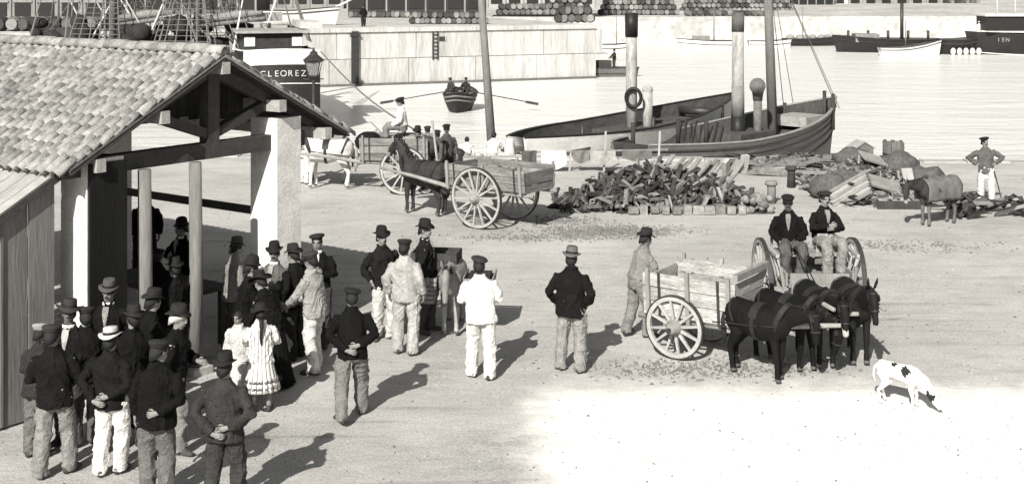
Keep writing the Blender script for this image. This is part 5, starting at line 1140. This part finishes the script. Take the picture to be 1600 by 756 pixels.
for k in range(9): MB().box((0, 0, 0), (.95, .13, .05)).build('board', M_logp, pile, (.2 + k * .22, .2 + rw.uniform(-.2, .2), .92 - .02 * k), (0, -.7, .5 + rw.uniform(-.2, .2)))
for k, (x, y, z) in enumerate(((2.0, .1, .95), (2.25, .2, 1.05), (1.75, .0, .98))): MB().box((0, 0, 0), (.2, .12, .5)).build('board', M_woodp, pile, (x, y, z), (.3, .5 - .5 * k, .4 * k))
for k in range(26): o = MB().ell((0, 0, 0), (rw.uniform(.08, .15), .1, .09), n=8, k=5).build('stone', mat('pile_block', .2), pile, (2.0 + rw.uniform(0, .75), -.95 + rw.uniform(-.2, .3), rw.uniform(.04, .4)), (rw.random(), rw.random(), rw.random()), smooth=False)
# nets on poles behind the pile
nt_ = thing('net_rack', 'fishing nets and pale cloth hung over poles at the quay edge', 'net rack', (G(905, 268).x, G(905, 268).y, 0))
for x in (-1.6, -.3, .75, 2.4): MB().beam((x, 0, 0), (x + .06, .05, .72 + .5 * (x > .5)), .06, .06).build('pole', M_woodp, nt_)
MB().beam((-1.8, 0, .58), (2.7, .05, .66), .05, .05, (0, 1, 0)).build('rail', M_wood, nt_)
for x0, w_, dp, m_ in ((-1.15, .75, .85, cloth(.72)), (-.2, .5, .55, cloth(.16)), (.3, .8, .62, cloth(.3)), (1.3, .9, .45, cloth(.12)), (-1.75, .45, .9, cloth(.08))):
    P = []; n = 10
    for sgn in (0, 1):
        for i in range(n + 1):
            for j in range(6): u = i / n; v = j / 5; P.append((x0 + u * w_, -.08 + .05 * math.sin(u * 9 + v * 2) + sgn * .02 - v * .08, min(.64, .64 - v * dp * .62 * (.75 + .35 * math.sin(math.pi * u)))))
    k = (n + 1) * 6; fs = [(i * 6 + j, (i + 1) * 6 + j, (i + 1) * 6 + j + 1, i * 6 + j + 1) for i in range(n) for j in range(5)]; mb = MB(); mb.add(P, fs + [tuple(q + k for q in reversed(f)) for f in fs]); mb.build('hung_net', m_, nt_, smooth=True)
# scrap timber heap around the small horse
sp2 = G(1370, 318); heap = thing('scrap_heap', 'heap of broken planks, panels and wreckage near the grey-blanketed horse', 'scrap heap', (sp2.x, sp2.y, 0))
core = MB(); rs = [[Vector((math.cos(a) * 1.35 * k_, math.sin(a) * 2.5 * k_ + 1.9, zz + .10 * math.sin(4 * a + zz * 5))) for a in [2 * math.pi * k / 22 for k in range(22)]] for zz, k_ in ((0, 1), (.25, .78), (.5, .52), (.7, .25))]; core.rings(rs); core.build('rubble', mat('rubble', .16, .95, 5, .6, .9, 20), heap)
for k in range(110):
    x = rw.uniform(-1.3, 1.7); y = rw.uniform(-.5, 4.3); o = link('plank', lm[rw.randrange(8)][rw.random() < .35], heap, (x, y, .08 + rw.uniform(0, .55) * max(.1, 1 - ((x) ** 2 / 4 + (y - 1.9) ** 2 / 7))), (rw.uniform(-.5, .5), rw.uniform(-.5, .5), rw.uniform(0, 3))); o.scale = (rw.uniform(1, 2.2), 1, 1)
for k in range(7): MB().box((0, 0, 0), (1.2, .11, .04)).build('plank', M_woodp if k % 2 else M_wood, heap, (-.75, -.45 + k * .09, .12 + k * .07), (.15, -.42, .3 + .06 * (k % 3)))
MB().box((0, 0, 0), (.8, .5, .05)).build('panel', M_wood, heap, (.22, .1, .50), (.5, .28, .1)); MB().box((0, 0, 0), (.8, .45, .05)).build('panel', M_woodp, heap, (.3, -.55, .16), (.12, .0, .0)); MB().box((0, 0, 0), (1.1, .05, .22)).build('panel', M_woodd, heap, (.3, -.92, .11))
MB().box((0, 0, 0), (.7, .5, .05)).build('panel', M_wood, heap, (.35, 1.6, .95), (.4, .3, .3)); MB().box((0, 0, 0), (.3, .05, .36)).build('panel', M_woodp, heap, (1.05, .8, .62), (-.4, 0, .2))
for k, (x, y, z, s_) in enumerate(((-1.0, .8, .3, .55), (-.6, 1.0, .5, .4), (1.6, 1.0, .45, .6), (1.3, 2.6, .6, .6), (.2, 3.2, .7, .5))):
    o = MB().ell((0, 0, 0), (s_, s_ * .8, s_ * .65), n=16, k=10).build('net_mound', mat('old_net', .10, .95, 10, .5, .9, 40), heap, (x, y, z), smooth=True)
    for v in o.data.vertices: v.co += v.co * .35 * noise.noise(v.co * 4 + Vector((k, 0, 0)))
def chip_heap(parent, cx, cy, rx, ry, hh_, n_):
    ch_ = MB()
    for k in range(n_):
        a = rw.uniform(0, 6.28); q = math.sqrt(rw.random()); z_ = max(0, hh_ * (1 - q ** 1.5)) + rw.uniform(-.02, .08)
        ch_.box((cx + math.cos(a) * rx * q, cy + math.sin(a) * ry * q, z_), (rw.uniform(.1, .42), rw.uniform(.03, .09), rw.uniform(.02, .06)), Matrix.Rotation(rw.uniform(0, 6.28), 3, 'Z') @ Matrix.Rotation(rw.gauss(0, .5), 3, 'Y'), m=0 if rw.random() < .6 else 1)
    stuff(ch_.build('broken_wood', [M_log, M_logp], parent))
chip_heap(heap, .1, 1.9, 1.5, 2.6, .78, 1000)
# kennel-like hut, tub beyond it
hp_ = G(1345, 258); ht = thing('wooden_hutch', 'small grey wooden hutch with pitched lid on the wreckage heap', 'hutch', (hp_.x, hp_.y, .05), R(12))
MB().add([(-.3, -.26, 0), (.3, -.26, 0), (.3, .26, 0), (-.3, .26, 0), (-.3, -.26, .52), (.3, -.26, .52), (.3, .26, .52), (-.3, .26, .52), (0, -.26, .70), (0, .26, .70)], [(3, 2, 1, 0), (0, 1, 5, 8, 4), (2, 3, 7, 9, 6), (1, 2, 6, 5), (3, 0, 4, 7)]).build('body', mat('hutch_wood', .13, .9), ht)
for s in (-1, 1): MB().beam((s * .0, 0, .715), (s * .36, 0, .505), .6, .03, (0, 1, 0)).build('lid', M_woodp, ht)
tp = G(1396, 256); tb_ = thing('old_tub', 'broken wooden tub standing on the wreckage heap beside the hutch', 'tub', (tp.x, tp.y, .1))
for k in range(14): a = 2 * math.pi * k / 14; MB().box((0, 0, 0), (.13, .03, .55 + .16 * rw.random())).build('stave', mat('tub_stave', .14, .9, rnd=.3), tb_, (math.cos(a) * .31, math.sin(a) * .31, .3), (0, 0, a + R(90)))
MB().lathe([(.315, .2), (.34, .2), (.34, .25), (.315, .25)], 20, caps=False).build('hoop', M_iron, tb_)
# low mound of debris in front of the lighter
mb_ = thing('debris_mound', 'low mound of planks and dirt under the bow of the grey lighter', 'debris', (G(1255, 268).x, G(1255, 268).y, 0))
core = MB(); rs = [[Vector((math.cos(a) * 2.3 * k_, math.sin(a) * 1.2 * k_, zz + .05 * math.sin(5 * a))) for a in [2 * math.pi * k / 22 for k in range(22)]] for zz, k_ in ((0, 1), (.2, .8), (.36, .5), (.42, .2))]; core.rings(rs); core.build('rubble', mat('rubble', .16), mb_)
for k in range(60): o = link('plank', lm[rw.randrange(8)][rw.random() < .5], mb_, (rw.uniform(-2.2, 2.2), rw.uniform(-1.0, .9), rw.uniform(.1, .42)), (rw.uniform(-.3, .3), rw.uniform(-.3, .3), rw.uniform(-.5, .5))); o.scale = (rw.uniform(1.2, 2.6), 1, 1)
chip_heap(mb_, 0, 0.1, 2.2, 1.0, .42, 500)
for px, py, lb_ in ((1205, 318, 'short weathered post at the end of the firewood heap'), (1236, 292, 'short dark mooring post in front of the debris mound')):
    p = G(px, py); q_ = MB(); q_.tube([(0, 0, 0), (.01, 0, .4), (0, 0, .5)], [.12, .11, .12], 10); q_.lathe([(.16, .48), (.17, .52), (.15, .58), (.01, .6)], 10); tag(q_.build('mooring_post', M_wood if px < 1220 else M_woodd, None, (p.x, p.y, 0), smooth=True), lb_, 'post')
# iron scrap near the standing man
ip = G(1548, 338); ih = thing('iron_scrap', 'dark curved scrap and boards at the feet of the man by the water', 'scrap', (ip.x, ip.y, 0))
for k in range(46):
    if k % 2: o = link('plank', lm[rw.randrange(8)][rw.random() < .3], ih, (rw.uniform(-.9, 1.4), rw.uniform(-.5, .9), rw.uniform(.05, .35)), (rw.uniform(-.3, .3), rw.uniform(-.4, .2), rw.uniform(-.4, .4))); o.scale = (1.6, 1, 1)
    else: q_ = MB(); q_.tube([(-.2, 0, 0), (-.12, 0, .14), (.05, 0, .17), (.2, 0, .05)], [.05, .06, .06, .04], 8); q_.build('curved_plate', M_woodd, ih, (rw.uniform(-.9, 1.4), rw.uniform(-.4, .8), rw.uniform(.05, .3)), (0, 0, rw.uniform(0, 6)), smooth=True)
st_ = G(1550, 318); q_ = MB(); q_.tube([(st_.x + .12, st_.y - .45, .02), (st_.x - .02, st_.y - .2, .88)], [.016, .018], 6); tag(q_.build('walking_stick', M_woodd), 'thin dark stick held by the man at the water edge', 'stick')
# grit, straw and pebbles trodden into the quay
gr = MB(); rg = random.Random(21)
for k in range(3600):
    y = 12 + 27 * rg.random() ** 1.2; x = rg.uniform(-.42, .42) * y
    s_ = rg.uniform(.008, .022) * (1.6 if rg.random() < .06 else 1); z = gz(x, y)
    v = [Vector((x + rg.uniform(-s_, s_) * 1.6, y + rg.uniform(-s_, s_) * 1.6, z - .004)) for _ in range(3)] + [Vector((x, y, z + s_ * .9))]; gr.add(v, [(0, 1, 3), (1, 2, 3), (2, 0, 3)], k % 3)
for cx_, cy_, sx_, sy_, n_ in ((950, 362, .8, .35, 1900), (1090, 575, .9, .25, 600), (880, 345, .5, .3, 350), (1390, 385, 1.2, .35, 350), (830, 372, .8, .2, 350)):
    c_ = G(cx_, cy_)
    for k in range(n_):
        x, y = c_.x + rg.gauss(0, sx_), c_.y + rg.gauss(0, sy_); a = rg.uniform(0, 6.28); l_ = rg.uniform(.012, .05); d_ = Vector((math.cos(a), math.sin(a), 0)) * l_; e_ = Vector((-math.sin(a), math.cos(a), 0)) * .006; p = Vector((x, y, gz(x, y) + .004)); gr.add([p - d_ - e_, p + d_ - e_, p + d_ + e_, p - d_ + e_, p + Vector((0, 0, rg.uniform(.01, .04)))], [(0, 1, 4), (1, 2, 4), (2, 3, 4), (3, 0, 4)], 3 if rg.random() < .7 else 1)
o = stuff(gr.build('ground_litter', [M_cop, mat('pebble', .2), mat('pebble_dark', .08), mat('straw_dung', .15, .9)])); o['label'] = 'grit, straw and dung trodden into the quay surface'; o['category'] = 'litter'

run_jobs()
